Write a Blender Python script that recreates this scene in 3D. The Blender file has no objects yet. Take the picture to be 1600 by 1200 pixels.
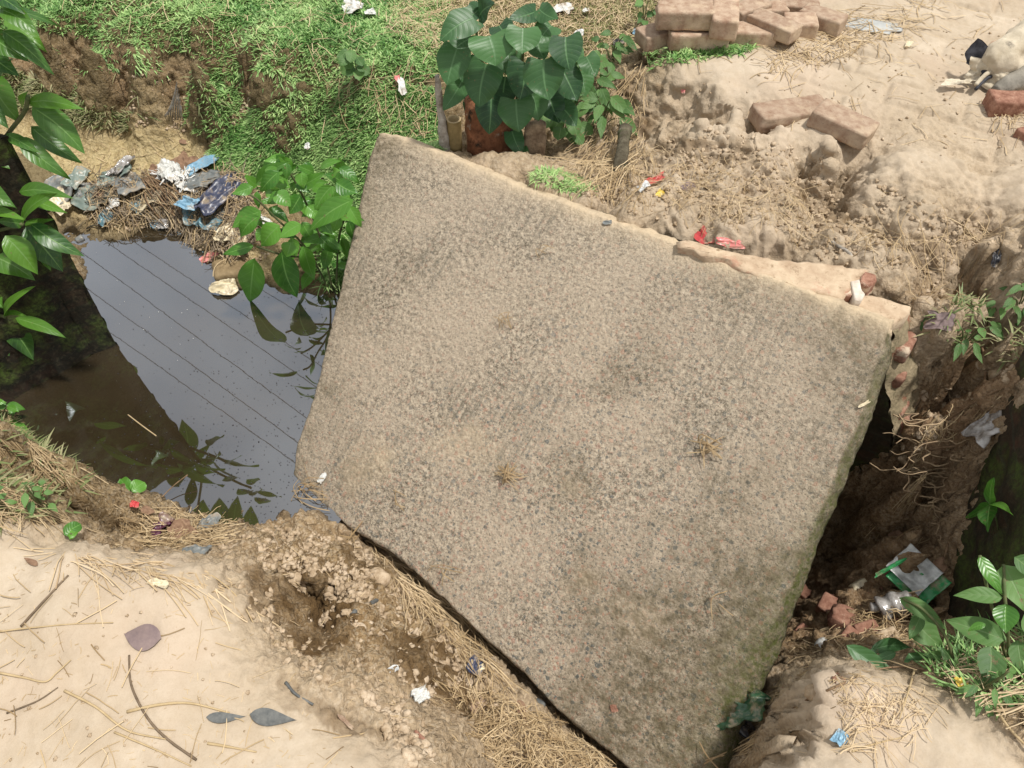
import bpy, math, random
import numpy as np
from mathutils import Vector, Matrix
R = math.radians
SC = bpy.context.scene
COL = SC.collection
random.seed(7); RNG = np.random.default_rng(7)

# ------------------------------------------------------------------ camera, sky, sun, exposure
PITCH, HC, F = 52.0, 1.6, 1202.0            # degrees below the horizon, eye height, focal length in pixels of the 1600 px wide photo
cam = bpy.data.objects.new("camera", bpy.data.cameras.new("camera")); COL.objects.link(cam)
cam.location = (0, 0, HC); cam.rotation_euler = (R(90 - PITCH), 0, 0)
cam.data.sensor_width = 36; cam.data.lens = 36 * F / 1600; cam.data.clip_start = 0.05; cam.data.clip_end = 500
SC.camera = cam
SUN_EL, SUN_AZ = 70.0, 100.0                 # azimuth clockwise from +Y (away from the camera)
w = bpy.data.worlds.new("World"); SC.world = w; w.use_nodes = True
nt = w.node_tree; N = nt.nodes; L = nt.links
bg = N["Background"]; bg.inputs[1].default_value = 0.085
sky = N.new("ShaderNodeTexSky"); sky.sky_type = 'NISHITA'; sky.sun_disc = False
sky.sun_elevation = R(SUN_EL); sky.sun_rotation = R(SUN_AZ); sky.dust_density = 2.5
tc = N.new("ShaderNodeTexCoord"); nz = N.new("ShaderNodeTexNoise")
nz.inputs["Scale"].default_value = 2.2; nz.inputs["Detail"].default_value = 5; nz.inputs["Distortion"].default_value = .4
L.new(tc.outputs["Generated"], nz.inputs["Vector"])
cr = N.new("ShaderNodeValToRGB"); cr.color_ramp.elements[0].position = .36; cr.color_ramp.elements[1].position = .62
L.new(nz.outputs[0], cr.inputs[0])
mx = N.new("ShaderNodeMixRGB"); mx.inputs[2].default_value = (12.2, 12.4, 12.5, 1)
L.new(cr.outputs[0], mx.inputs[0]); L.new(sky.outputs[0], mx.inputs[1])
mx2 = N.new("ShaderNodeMixRGB"); mx2.inputs[0].default_value = .45; mx2.inputs[2].default_value = (9.6, 9.5, 9.1, 1)
L.new(mx.outputs[0], mx2.inputs[1]); L.new(mx2.outputs[0], bg.inputs[0])
sun = bpy.data.objects.new("sun", bpy.data.lights.new("sun", 'SUN')); COL.objects.link(sun)
sun.data.energy = 4.0; sun.data.angle = R(4); sun.data.color = (1, .965, .90)
sd = Vector((math.sin(R(SUN_AZ)) * math.cos(R(SUN_EL)), math.cos(R(SUN_AZ)) * math.cos(R(SUN_EL)), math.sin(R(SUN_EL))))
sun.rotation_euler = sd.to_track_quat('Z', 'Y').to_euler(); sun.location = sd * 20
SC.view_settings.view_transform = 'Standard'; SC.view_settings.look = 'None'
SC.view_settings.exposure = 0.02; SC.view_settings.gamma = 1; SC.view_settings.use_curve_mapping = False

# ------------------------------------------------------------------ pixel of the photo -> place in the world
cp, sp = math.cos(R(PITCH)), math.sin(R(PITCH))
CAMP = np.array([0, 0, HC])
def ray(px, py):
    a = (px - 800) / F; b = (600 - py) / F
    return np.array([a, b * sp + cp, b * cp - sp])
def at(px, py, z=0.0):
    r = ray(px, py); return CAMP + r * ((z - HC) / r[2])
def atY(px, py, Y):
    r = ray(px, py); return CAMP + r * (Y / r[1])
def atP(px, py, P, n):
    r = ray(px, py); return CAMP + r * (np.dot(P - CAMP, n) / np.dot(r, n))
def proj(P):
    P = np.asarray(P); x = P[..., 0]; y = P[..., 1]; z = P[..., 2] - HC
    d = y * cp - z * sp; u = y * sp + z * cp
    return 800 + F * x / d, 600 - F * u / d
def unit(v): v = np.asarray(v, float); return v / np.linalg.norm(v)
def inpoly(x, y, poly):
    ins = np.zeros(np.shape(x), bool); n = len(poly)
    for i in range(n):
        x1, y1 = poly[i]; x2, y2 = poly[(i + 1) % n]
        c = ((y1 > y) != (y2 > y)) & (x < (x2 - x1) * (y - y1) / ((y2 - y1) or 1e-9) + x1)
        ins ^= c
    return ins

# ------------------------------------------------------------------ numpy noise
def _h(ix, iy, iz, s):
    n = (ix.astype(np.int64) * 73856093) ^ (iy.astype(np.int64) * 19349663) ^ (iz.astype(np.int64) * 83492791) ^ (s * 2654435)
    n = (n ^ (n >> 13)) * 1274126177 & 0x7fffffff
    n = (n ^ (n >> 16)) * 668265263 & 0x7fffffff
    return (n ^ (n >> 11)) % 65536 / 65535.0
def vnoise(P, s=0):
    P = np.asarray(P, float); i = np.floor(P).astype(np.int64); f = P - i; f = f * f * (3 - 2 * f)
    o = 0
    for dx in (0, 1):
        for dy in (0, 1):
            for dz in (0, 1):
                wt = (f[..., 0] if dx else 1 - f[..., 0]) * (f[..., 1] if dy else 1 - f[..., 1]) * (f[..., 2] if dz else 1 - f[..., 2])
                o = o + wt * _h(i[..., 0] + dx, i[..., 1] + dy, i[..., 2] + dz, s)
    return o * 2 - 1
def fbm(P, sc=1.0, oc=4, s=0, g=.5):
    o = 0; a = 1; t = 0
    for k in range(oc):
        o = o + a * vnoise(np.asarray(P) * sc * 2 ** k + 17.3 * k, s + k); t += a; a *= g
    return o / t
def worley2(x, y, s=0):
    ix = np.floor(x).astype(np.int64); iy = np.floor(y).astype(np.int64); best = np.full(x.shape, 9.0); idv = np.zeros(x.shape)
    z = np.zeros_like(ix)
    for dx in (-1, 0, 1):
        for dy in (-1, 0, 1):
            cx = ix + dx; cy = iy + dy
            qx = cx + _h(cx, cy, z, s); qy = cy + _h(cx, cy, z, s + 5)
            d = (x - qx) ** 2 + (y - qy) ** 2; m = d < best
            best = np.where(m, d, best); idv = np.where(m, _h(cx, cy, z, s + 9), idv)
    return np.sqrt(best), idv

# ------------------------------------------------------------------ mesh + object helpers
def mesh(name, V, Fc, mat=None, smooth=True, uv=None, attrs=None):
    V = np.asarray(V, np.float32); me = bpy.data.meshes.new(name)
    if isinstance(Fc, np.ndarray):
        k = Fc.shape[1]; nf = len(Fc)
        me.vertices.add(len(V)); me.vertices.foreach_set("co", V.ravel())
        me.loops.add(nf * k); me.loops.foreach_set("vertex_index", Fc.astype(np.int32).ravel())
        me.polygons.add(nf); me.polygons.foreach_set("loop_start", np.arange(0, nf * k, k, dtype=np.int32))
        me.update(calc_edges=True)
    else:
        me.from_pydata([tuple(map(float, v)) for v in V], [], [tuple(int(i) for i in f) for f in Fc])
    if smooth: me.polygons.foreach_set("use_smooth", [True] * len(me.polygons))
    if uv is not None:
        li = np.empty(len(me.loops), np.int32); me.loops.foreach_get("vertex_index", li)
        u = me.uv_layers.new(name="UVMap"); u.data.foreach_set("uv", np.asarray(uv, np.float32)[li].ravel())
    for k, a in (attrs or {}).items():
        t = me.attributes.new(k, 'FLOAT', 'POINT'); t.data.foreach_set("value", np.asarray(a, np.float32))
    if mat: me.materials.append(mat)
    me.validate(); me.update()
    return me
def obj(name, me, parent=None, label=None, cat=None, group=None, kind=None, loc=None):
    o = bpy.data.objects.new(name, me); COL.objects.link(o)
    if loc is not None: o.location = Vector([float(c) for c in loc])
    if parent: o.parent = parent
    if label: o["label"] = label
    if cat: o["category"] = cat
    if group: o["group"] = group
    if kind: o["kind"] = kind
    return o
def empty(name, loc, label, cat, group=None):
    o = obj(name, None, None, label, cat, group, loc=loc); o.empty_display_size = .05
    return o
def placed(name, V, Fc, mat, parent=None, label=None, cat=None, group=None, kind=None, smooth=True, uv=None, attrs=None, org=None):
    """world-space vertices -> an object whose origin sits at the thing's base"""
    V = np.asarray(V, float)
    if parent is not None: o0 = np.array(parent.location)
    else: o0 = np.array(org if org is not None else [V[:, 0].mean(), V[:, 1].mean(), V[:, 2].min()])
    return obj(name, mesh(name, V - o0, Fc, mat, smooth, uv, attrs), parent, label, cat, group, kind, loc=None if parent is not None else o0)
def gridfaces(nu, nv, wrap=False):
    i = np.arange(nu - 1)[:, None] * nv; j = np.arange(nv if wrap else nv - 1)[None, :]; jn = (j + 1) % nv
    a = i + j; b = i + jn; return np.stack([a, b, b + nv, a + nv], -1).reshape(-1, 4)
def join(parts):
    VV = []; FF = []; n = 0
    for V, Fc in parts:
        VV.append(np.asarray(V, float)); FF += [tuple(int(i) + n for i in f) for f in Fc]; n += len(V)
    return np.concatenate(VV), FF
def tube(pts, rad, ns=7, seed=0, rough=0.0, cap=True):
    pts = np.asarray(pts, float); n = len(pts); rad = np.broadcast_to(np.asarray(rad, float), (n,)) if np.ndim(rad) == 0 else np.asarray(rad, float)
    T = np.gradient(pts, axis=0); T /= np.linalg.norm(T, axis=1)[:, None] + 1e-9
    ref = np.array([0, 0, 1.]) if abs(T[:, 2].mean()) < .8 else np.array([1., 0, 0])
    A = np.cross(T, ref); A /= np.linalg.norm(A, axis=1)[:, None] + 1e-9; B = np.cross(T, A)
    th = np.arange(ns) * 2 * np.pi / ns
    rr = rad[:, None] * np.ones(ns)
    V = pts[:, None] + rr[..., None] * (np.cos(th)[None, :, None] * A[:, None] + np.sin(th)[None, :, None] * B[:, None])
    if rough:
        k = 1 + rough * fbm(V, .35 / max(rad.mean(), 1e-4), 3, seed)
        V = pts[:, None] + (V - pts[:, None]) * k[..., None]
    Fc = [tuple(f) for f in gridfaces(n, ns, True)]
    if cap: Fc += [tuple(range(ns))[::-1], tuple((n - 1) * ns + i for i in range(ns))]
    return V.reshape(-1, 3), Fc
def curve_pts(P, n=12):
    """Catmull-Rom through the control points"""
    P = np.asarray(P, float); Q = np.vstack([2 * P[0] - P[1], P, 2 * P[-1] - P[-2]]); out = []
    for i in range(1, len(Q) - 2):
        for t in np.linspace(0, 1, n, endpoint=False):
            a, b, c, d = Q[i - 1], Q[i], Q[i + 1], Q[i + 2]
            out.append(.5 * ((2 * b) + (-a + c) * t + (2 * a - 5 * b + 4 * c - d) * t * t + (-a + 3 * b - 3 * c + d) * t ** 3))
    out.append(P[-1]); return np.array(out)

# ------------------------------------------------------------------ materials
class Mat:
    def __init__(s, name, rough=.8, spec=.3):
        s.m = bpy.data.materials.new(name); s.m.use_nodes = True; s.t = s.m.node_tree; s.N = s.t.nodes; s.L = s.t.links
        s.b = s.N["Principled BSDF"]; s.b.inputs["Roughness"].default_value = rough; s.b.inputs["Specular IOR Level"].default_value = spec
        s.tc = s.N.new("ShaderNodeTexCoord"); s.h = []
    def lk(s, a, b): s.L.new(a, b)
    def sock(s, v, inp):
        if hasattr(v, "is_output") or isinstance(v, bpy.types.NodeSocket): s.L.new(v, inp)
        else: inp.default_value = (*v, 1) if isinstance(v, tuple) and len(v) == 3 and inp.type == 'RGBA' else v
    def vec(s, scale=(1, 1, 1), rot=(0, 0, 0), src="Object"):
        mp = s.N.new("ShaderNodeMapping"); mp.inputs["Scale"].default_value = scale; mp.inputs["Rotation"].default_value = rot
        s.L.new(s.tc.outputs[src], mp.inputs["Vector"]); return mp.outputs[0]
    def noise(s, scale, detail=4, rough=.55, dist=0, v=None, out=0):
        n = s.N.new("ShaderNodeTexNoise"); n.inputs["Scale"].default_value = scale; n.inputs["Detail"].default_value = detail
        n.inputs["Roughness"].default_value = rough; n.inputs["Distortion"].default_value = dist
        s.L.new(v or s.tc.outputs["Object"], n.inputs["Vector"]); return n.outputs[out]
    def voro(s, scale, feature='F1', v=None, out="Distance", rnd=1.0):
        n = s.N.new("ShaderNodeTexVoronoi"); n.feature = feature; n.inputs["Scale"].default_value = scale; n.inputs["Randomness"].default_value = rnd
        s.L.new(v or s.tc.outputs["Object"], n.inputs["Vector"]); return n.outputs[out]
    def ramp(s, f, *stops, interp='LINEAR'):
        n = s.N.new("ShaderNodeValToRGB"); e = n.color_ramp.elements; n.color_ramp.interpolation = interp
        while len(e) < len(stops): e.new(.5)
        for k, (p, c) in enumerate(stops): e[k].position = p; e[k].color = (c, c, c, 1) if not isinstance(c, tuple) else (*c, 1)
        s.L.new(f, n.inputs[0]); return n.outputs[0]
    def mix(s, f, a, b, mode='MIX'):
        n = s.N.new("ShaderNodeMixRGB"); n.blend_type = mode
        s.sock(f, n.inputs[0]); s.sock(a, n.inputs[1]); s.sock(b, n.inputs[2]); return n.outputs[0]
    def math(s, op, a, b=0.0, c=0.0):
        n = s.N.new("ShaderNodeMath"); n.operation = op
        s.sock(a, n.inputs[0]); s.sock(b, n.inputs[1]); s.sock(c, n.inputs[2]); return n.outputs[0]
    def attr(s, name):
        n = s.N.new("ShaderNodeAttribute"); n.attribute_name = name; return n.outputs["Fac"]
    def rnd(s):
        n = s.N.new("ShaderNodeObjectInfo"); return n.outputs["Random"]
    def col(s, v): s.sock(v, s.b.inputs["Base Color"]); return s
    def bump(s, h, dist=.01, strength=1.0):
        n = s.N.new("ShaderNodeBump"); n.inputs["Distance"].default_value = dist; n.inputs["Strength"].default_value = strength
        s.sock(h, n.inputs["Height"])
        if s.h: s.L.new(s.h[-1], n.inputs["Normal"])
        s.h.append(n.outputs[0]); s.L.new(n.outputs[0], s.b.inputs["Normal"]); return s

def m_ground():
    m = Mat("soil", .95, .15); a = m.attr
    n1 = m.noise(6, 6, .6); n2 = m.noise(45, 5, .65); n3 = m.noise(220, 3, .6)
    brown = m.mix(m.ramp(m.mix(.4, n2, m.noise(130, 3, .7)), (.41, 0), (.57, 1)), (.13, .082, .038), (.44, .32, .185))
    brown = m.mix(m.ramp(n1, (.4, 0), (.65, .55)), brown, (.30, .19, .09))
    # lighter crumbs
    vr = m.voro(150, out="Color"); crumb = m.ramp(vr, (.62, 0), (.72, .55))
    brown = m.mix(crumb, brown, (.50, .40, .28))
    pale = m.mix(m.ramp(n1, (.35, 0), (.7, 1)), (.41, .33, .24), (.525, .44, .34))
    pale = m.mix(m.ramp(n2, (.35, .28), (.6, 0)), pale, (.37, .285, .19))
    pink = m.ramp(m.noise(3.1, 3), (.5, 0), (.68, .5)); pale = m.mix(pink, pale, (.46, .355, .265))
    pale = m.mix(m.ramp(n3, (.35, .12), (.5, 0)), pale, (.30, .22, .14))
    c = m.mix(a("pale"), brown, pale)
    sand = m.mix(m.ramp(n2, (.35, 0), (.65, 1)), (.44, .335, .165), (.64, .52, .29))
    c = m.mix(a("sand"), c, sand)
    c = m.mix(a("turf"), c, m.mix(n2, (.09, .07, .032), (.20, .155, .08)))
    c = m.mix(a("red"), c, m.mix(n2, (.20, .115, .06), (.46, .31, .19)))
    c = m.mix(a("damp_shade"), c, m.mix(n2, (.05, .028, .011), (.21, .13, .058)))  # moist soil, plus painted shade of the bank crevices
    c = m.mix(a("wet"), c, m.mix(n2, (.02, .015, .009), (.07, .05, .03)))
    m.col(c)
    g = m.math('SUBTRACT', 1.0, m.math('MULTIPLY', a("pale"), .86))
    m.bump(m.math('MULTIPLY', n2, g), .010, 1.0)
    m.bump(m.math('MULTIPLY', m.voro(80), g), .005, 1.0); m.bump(m.math('MULTIPLY', m.noise(110, 4, .7), g), .005, 1.0)
    m.bump(m.math('MULTIPLY', n3, g), .002, .8)
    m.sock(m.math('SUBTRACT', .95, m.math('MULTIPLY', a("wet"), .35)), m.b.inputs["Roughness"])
    return m.m
def m_slab():
    m = Mat("weathered_concrete", .92, .2); a = m.attr
    n1 = m.noise(3.2, 4); n2 = m.noise(60, 5, .7); n3 = m.noise(260, 3, .7)
    c = m.mix(m.ramp(m.mix(.35, n2, m.noise(170, 3, .75)), (.40, 0), (.56, 1)), (.09, .074, .053), (.455, .38, .285))
    c = m.mix(m.ramp(n1, (.38, 0), (.60, .7)), c, (.41, .335, .25))
    streak = m.noise(1, 5, .6, 0, m.vec((75, 7, 20), (0, 0, R(4))))
    c = m.mix(m.math('MULTIPLY', m.ramp(streak, (.46, 0), (.64, .7)), m.ramp(m.noise(2.3, 2), (.48, 0), (.6, 1))), c, (.135, .12, .09))
    # aggregate: stones of random colour showing in the worn face
    for sc, th, seed in ((80, .32, 0), (150, .34, 1), (46, .26, 2)):
        v = m.vec((1, 1, 1), (0, 0, R(31 * seed)))
        vn = m.N.new("ShaderNodeVectorMath"); vn.operation = 'ADD'; m.lk(v, vn.inputs[0])
        dn = m.N.new("ShaderNodeVectorMath"); dn.operation = 'SCALE'; dn.inputs[3].default_value = .012; m.lk(m.noise(70, 2, out=1), dn.inputs[0]); m.lk(dn.outputs[0], vn.inputs[1])
        d = m.voro(sc, v=vn.outputs[0]); k = m.voro(sc, v=vn.outputs[0], out="Color")
        sp_ = m.N.new("ShaderNodeSeparateColor"); m.lk(k, sp_.inputs[0])
        stone = m.ramp(sp_.outputs[0], (0, (.34, .20, .145)), (.2, (.42, .32, .235)), (.4, (.12, .125, .115)), (.58, (.30, .265, .215)), (.74, (.095, .105, .105)), (.88, (.40, .235, .165)), interp='CONSTANT')
        on = m.math('MULTIPLY', m.ramp(d, (th, 1), (th + .07, 0)), m.ramp(sp_.outputs[1], (.46, 0), (.50, .9)))
        on = m.math('MULTIPLY', on, m.math('ADD', .28, m.math('MULTIPLY', a("worn"), .85)))
        c = m.mix(on, c, stone)
    pits = m.ramp(m.noise(150, 3, .8), (.36, 1), (.43, 0)); c = m.mix(m.math('MULTIPLY', pits, .85), c, (.10, .082, .06))
    specks = m.ramp(m.noise(330, 2, .6), (.58, 0), (.66, .6)); c = m.mix(specks, c, (.56, .475, .375))
    c = m.mix(m.math('MULTIPLY', a("moss"), m.ramp(m.noise(28, 5, .75), (.38, 1), (.62, .3))), c, m.mix(n2, (.055, .046, .026), (.17, .135, .082)))
    c = m.mix(m.math('MULTIPLY', a("green"), m.ramp(n2, (.4, .2), (.6, 1))), c, (.065, .075, .018))
    c = m.mix(m.math('MULTIPLY', a("dust"), m.ramp(m.noise(14, 4), (.3, .5), (.6, 1))), c, m.mix(n2, (.50, .385, .25), (.66, .53, .37)))
    m.col(c)
    m.bump(n2, .006, .9); m.bump(m.voro(90), .003, .9); m.bump(n3, .0025, 1.0)
    return m.m
def m_simple(name, c1, c2, scale=40, rough=.85, bumpd=.003, spec=.3, extra=None, obj_rand=0):
    m = Mat(name, rough, spec); n = m.noise(scale, 5, .65)
    c = m.mix(m.ramp(n, (.32, 0), (.68, 1)), c1, c2)
    if extra:                                  # (colour, scale, lo, hi)
        for e in extra: c = m.mix(m.ramp(m.noise(e[1], 5, .7), (e[2], 0), (e[3], 1)), c, e[0])
    if obj_rand:
        hs = m.N.new("ShaderNodeHueSaturation"); m.lk(c, hs.inputs["Color"])
        m.sock(m.math('ADD', 1 - obj_rand / 2, m.math('MULTIPLY', m.rnd(), obj_rand)), hs.inputs["Value"]); c = hs.outputs[0]
    m.col(c)
    if bumpd: m.bump(n, bumpd, .9)
    return m.m
def m_leaf(name, dark, light, vein, nv=7, gloss=.42, spots=0.0, trans=.28):
    m = Mat(name, gloss, .45)
    uvn = m.N.new("ShaderNodeSeparateXYZ"); m.lk(m.tc.outputs["UV"], uvn.inputs[0])
    ac = m.math('ABSOLUTE', m.math('MULTIPLY', m.math('SUBTRACT', uvn.outputs[0], .5), 2))
    ph = m.math('SUBTRACT', m.math('MULTIPLY', uvn.outputs[1], nv), m.math('MULTIPLY', m.math('POWER', ac, 1.25), 1.5))
    fr = m.math('ABSOLUTE', m.math('SUBTRACT', m.math('FRACT', ph), .5))
    side = m.ramp(fr, (.0, 1), (.09, 0)); mid = m.ramp(ac, (.02, 1), (.075, 0))
    vv = m.math('MAXIMUM', m.math('MULTIPLY', side, .30), mid)
    n = m.noise(25, 3)
    base = m.mix(m.ramp(m.rnd(), (0, 0), (1, 1)), dark, light)
    base = m.mix(m.ramp(n, (.35, 0), (.7, .35)), base, light)
    c = m.mix(vv, base, vein)
    if spots: c = m.mix(m.ramp(m.noise(60, 3, .7), (.66 - spots * .2, 0), (.72 - spots * .2, .8)), c, (.20, .14, .07))
    m.col(c)
    hgt_ = m.math('SUBTRACT', m.math('MULTIPLY', fr, 1.6), vv); m.bump(hgt_, .0012, .35)
    tr = m.N.new("ShaderNodeBsdfTranslucent"); m.lk(m.mix(.5, c, light), tr.inputs[0])
    ms = m.N.new("ShaderNodeMixShader"); ms.inputs[0].default_value = trans
    m.lk(m.b.outputs[0], ms.inputs[1]); m.lk(tr.outputs[0], ms.inputs[2]); m.lk(ms.outputs[0], m.N["Material Output"].inputs[0])
    return m.m
def m_blade(name, c0, c1, c2, trans=.25, rough=.5):
    m = Mat(name, rough, .35); r = m.attr("rnd")
    c = m.ramp(r, (0, c0), (.5, c1), (1, c2)); c = m.mix(m.ramp(m.noise(4, 3), (.4, 0), (.65, .4)), c, c2); m.col(c)
    tr = m.N.new("ShaderNodeBsdfTranslucent"); m.lk(c, tr.inputs[0]); ms = m.N.new("ShaderNodeMixShader"); ms.inputs[0].default_value = trans
    m.lk(m.b.outputs[0], ms.inputs[1]); m.lk(tr.outputs[0], ms.inputs[2]); m.lk(ms.outputs[0], m.N["Material Output"].inputs[0])
    return m.m
def m_wall(name, moss=.8, dark=(.032, .027, .016), bk=1.0):
    m = Mat(name, .9, .25); n = m.noise(22, 6, .7); n2 = m.noise(70, 4, .7)
    bt = m.N.new("ShaderNodeTexBrick"); bt.inputs["Scale"].default_value = 1; bt.inputs["Brick Width"].default_value = .245; bt.inputs["Row Height"].default_value = .082
    bt.inputs["Mortar Size"].default_value = .006; bt.inputs["Color1"].default_value = (.13, .05, .03, 1); bt.inputs["Color2"].default_value = (.08, .045, .028, 1); bt.inputs["Mortar"].default_value = (.10, .085, .06, 1)
    m.lk(m.tc.outputs["UV"], bt.inputs[0])
    c = m.mix(m.ramp(n, (.3, .55), (.6, 1)), m.mix(1 - bk, bt.outputs[0], dark), dark)
    c = m.mix(m.ramp(n2, (.5, 0), (.75, .5)), c, (.10, .08, .045))
    c = m.mix(m.math('MULTIPLY', m.ramp(m.noise(7, 4), (.46, 0), (.60, 1)), m.ramp(n2, (.4, .2), (.6, moss))), c, (.07, .105, .02))
    m.col(c); m.bump(bt.outputs["Fac"], .006, -.8); m.bump(n, .010, .8); m.bump(n2, .004, .8)
    return m.m

M = {}
M['ground'] = m_ground(); M['slab'] = m_slab()
M['wall'] = m_wall("mossy_brickwork")
M['wall_wet'] = m_wall('wet_mossy_masonry', 1.0, (.012, .011, .006), .45)
M['brick'] = m_simple("dusty_brick", (.27, .17, .115), (.47, .36, .265), 30, .95, .004, .15, [((.55, .43, .30), 9, .5, .68), ((.16, .10, .06), 60, .62, .74)], .25)
M['redbrick'] = m_simple("fresh_broken_brick", (.17, .075, .05), (.36, .20, .14), 50, .95, .004, .15, [((.55, .44, .33), 14, .56, .66)], .2)
M['mortar'] = m_simple("dusty_mortar", (.38, .27, .18), (.56, .44, .31), 22, .95, .006, .15, [((.26, .18, .11), 45, .56, .70), ((.42, .21, .14), 7, .56, .68)])
M['plaster'] = m_simple("broken_plaster", (.20, .165, .10), (.37, .295, .19), 30, .95, .012, .2, [((.34, .13, .08), 9, .60, .66), ((.045, .05, .018), 12, .56, .66)])
M['leaf_heart'] = m_leaf("broad_leaf", (.016, .055, .024), (.075, .185, .055), (.12, .24, .10), 7, .42, .04)
M['leaf_shrub'] = m_leaf("glossy_green_leaf", (.03, .12, .015), (.14, .34, .045), (.19, .38, .09), 7, .32, .04)
M['leaf_tree'] = m_leaf("long_leaf", (.018, .07, .02), (.12, .27, .03), (.18, .33, .09), 8, .34, .05)
M['leaf_weed'] = m_leaf("weed_leaf", (.055, .13, .035), (.14, .27, .07), (.17, .28, .10), 6, .55, .25)
M['leaf_dry'] = m_simple("dry_leaf", (.16, .09, .055), (.30, .19, .12), 60, .8, .002, .3)
M['leaf_purple'] = m_simple("dry_purple_leaf", (.17, .125, .125), (.25, .185, .17), 40, .8, .002, .3)
M['leaf_dark'] = m_simple("dark_dry_leaf", (.07, .075, .075), (.15, .15, .14), 60, .6, .002, .3)
M['stem'] = m_simple("green_stem", (.06, .10, .03), (.14, .13, .06), 60, .7, .001)
M['twig'] = m_simple("brown_twig", (.10, .07, .045), (.22, .16, .105), 60, .85, .002)
M['bark'] = m_simple("lichen_bark", (.05, .04, .025), (.15, .13, .09), 35, .95, .01, .2, [((.30, .28, .22), 25, .64, .72), ((.05, .07, .02), 14, .55, .7)])
M['bleached'] = m_simple("bleached_wood", (.16, .13, .10), (.52, .48, .42), 35, .9, .006)
M['redwood'] = m_simple("red_rotten_wood", (.10, .04, .02), (.33, .14, .07), 22, .85, .015, .2, [((.33, .27, .20), 18, .60, .72), ((.03, .02, .012), 12, .56, .66)])
M['bamboo'] = m_simple("dry_bamboo", (.16, .115, .045), (.30, .22, .10), 25, .6, .003)
M['bamboo_cut'] = m_simple("cut_bamboo_rim", (.38, .28, .15), (.50, .38, .22), 40, .8, .001)
M['grass'] = m_blade("green_grass", (.06, .17, .035), (.21, .41, .11), (.50, .66, .28))
M['grass_dry'] = m_blade("olive_grass", (.14, .19, .05), (.30, .30, .11), (.52, .42, .24))
M['grass_bank'] = m_blade("bank_grass", (.08, .15, .04), (.20, .26, .09), (.42, .38, .22))
M['straw'] = m_blade("dry_straw", (.19, .12, .055), (.42, .30, .16), (.64, .50, .31), .1, .75)
M['straw_pale'] = m_blade("pale_straw", (.36, .25, .14), (.52, .39, .23), (.66, .52, .34), .1, .75)
M['root'] = m_simple("dry_root", (.14, .085, .045), (.30, .20, .12), 60, .9, .002)
M['root_pale'] = m_simple('pale_root', (.26, .18, .11), (.46, .34, .21), 60, .9, .002)
M['fibre'] = m_blade('dirty_fibre', (.05, .04, .03), (.16, .12, .08), (.34, .27, .19), .05, .8)
M['white_fibre'] = m_blade('white_fibre', (.45, .44, .42), (.66, .65, .62), (.82, .82, .80), .1, .6)
M['clod'] = m_simple("crumbly_soil", (.27, .19, .115), (.55, .43, .30), 60, .95, .006, .1, [((.56, .45, .33), 12, .5, .65)])
def plas(n, c, c2, rough=.35, sc=25): M[n] = m_simple(n + "_plastic", c, c2, sc, rough, .002, .5, [((.33, .26, .18), 26, .50, .66), ((.10, .08, .055), 60, .60, .72)])
plas('blue', (.14, .28, .40), (.30, .48, .60)); plas('teal', (.07, .15, .18), (.14, .26, .31)); plas('white', (.50, .50, .47), (.78, .78, .75)); plas('navy', (.02, .025, .05), (.08, .09, .15))
plas('grey', (.10, .11, .11), (.28, .29, .28)); plas('greygreen', (.12, .16, .14), (.27, .32, .28)); plas('red', (.42, .03, .04), (.60, .09, .08)); plas('pink', (.60, .13, .13), (.70, .32, .28)); plas('cream', (.55, .46, .30), (.72, .64, .46)); plas('purple', (.05, .012, .03), (.13, .04, .07))
plas('green', (.02, .24, .07), (.05, .36, .12)); plas('darkgreen', (.015, .05, .025), (.05, .13, .06)); plas('yellow', (.62, .42, .05), (.75, .55, .12)); plas('black', (.012, .012, .016), (.05, .05, .06))
M['foil'] = m_simple("silver_foil", (.35, .36, .36), (.72, .73, .72), 40, .25, .002, .6)
M['clear'] = m_simple("dirty_clear_plastic", (.09, .07, .055), (.50, .48, .46), 30, .12, .004, .8)
M['cloth'] = m_simple("soiled_sackcloth", (.42, .35, .25), (.68, .60, .47), 12, .8, .008, .2, [((.22, .19, .15), 16, .56, .68)])
M['cloth_grey'] = m_simple("grey_sackcloth", (.17, .155, .13), (.34, .31, .26), 18, .85, .006, .2)
M['lining'] = m_simple("dark_lining", (.015, .015, .02), (.06, .06, .07), 30, .7, .002)
M['cable'] = m_simple("cable_rubber", (.012, .012, .012), (.03, .03, .03), 30, .7, 0)

# ------------------------------------------------------------------ the slab's plane (needed before the ground)
WZ = -.55
SA, SB, SD = at(590, 207, 0.0), at(1392, 505, .10), at(460, 745, -.545)
SU = unit(SB - SA); SN = unit(np.cross(SB - SA, SA - SD)); SN = SN if SN[2] > 0 else -SN
SV = np.cross(SN, SU); SV = SV if np.dot(SV, SD - SA) > 0 else -SV
def slabpt(px, py): return atP(px, py, SA, SN)
def slab_z(x, y): return SA[2] - ((x - SA[0]) * SN[0] + (y - SA[1]) * SN[1]) / SN[2]
SCn = slabpt(1084, 1294)

# far abutment wall (front plane, horizontal direction WD, normal WNn towards the ditch)
WP = at(1395, 508, .03); WD = unit([.83, -.56, 0]); WNn = np.array([-.56, -.83, 0.]) ; WT = .15
# right wall
Q1 = at(1455, 935, -.62); Q2 = at(1603, 545, .02)
QE = unit([Q2[0] - Q1[0], Q2[1] - Q1[1], 0]); QN = np.array([-QE[1], QE[0], 0.])

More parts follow.
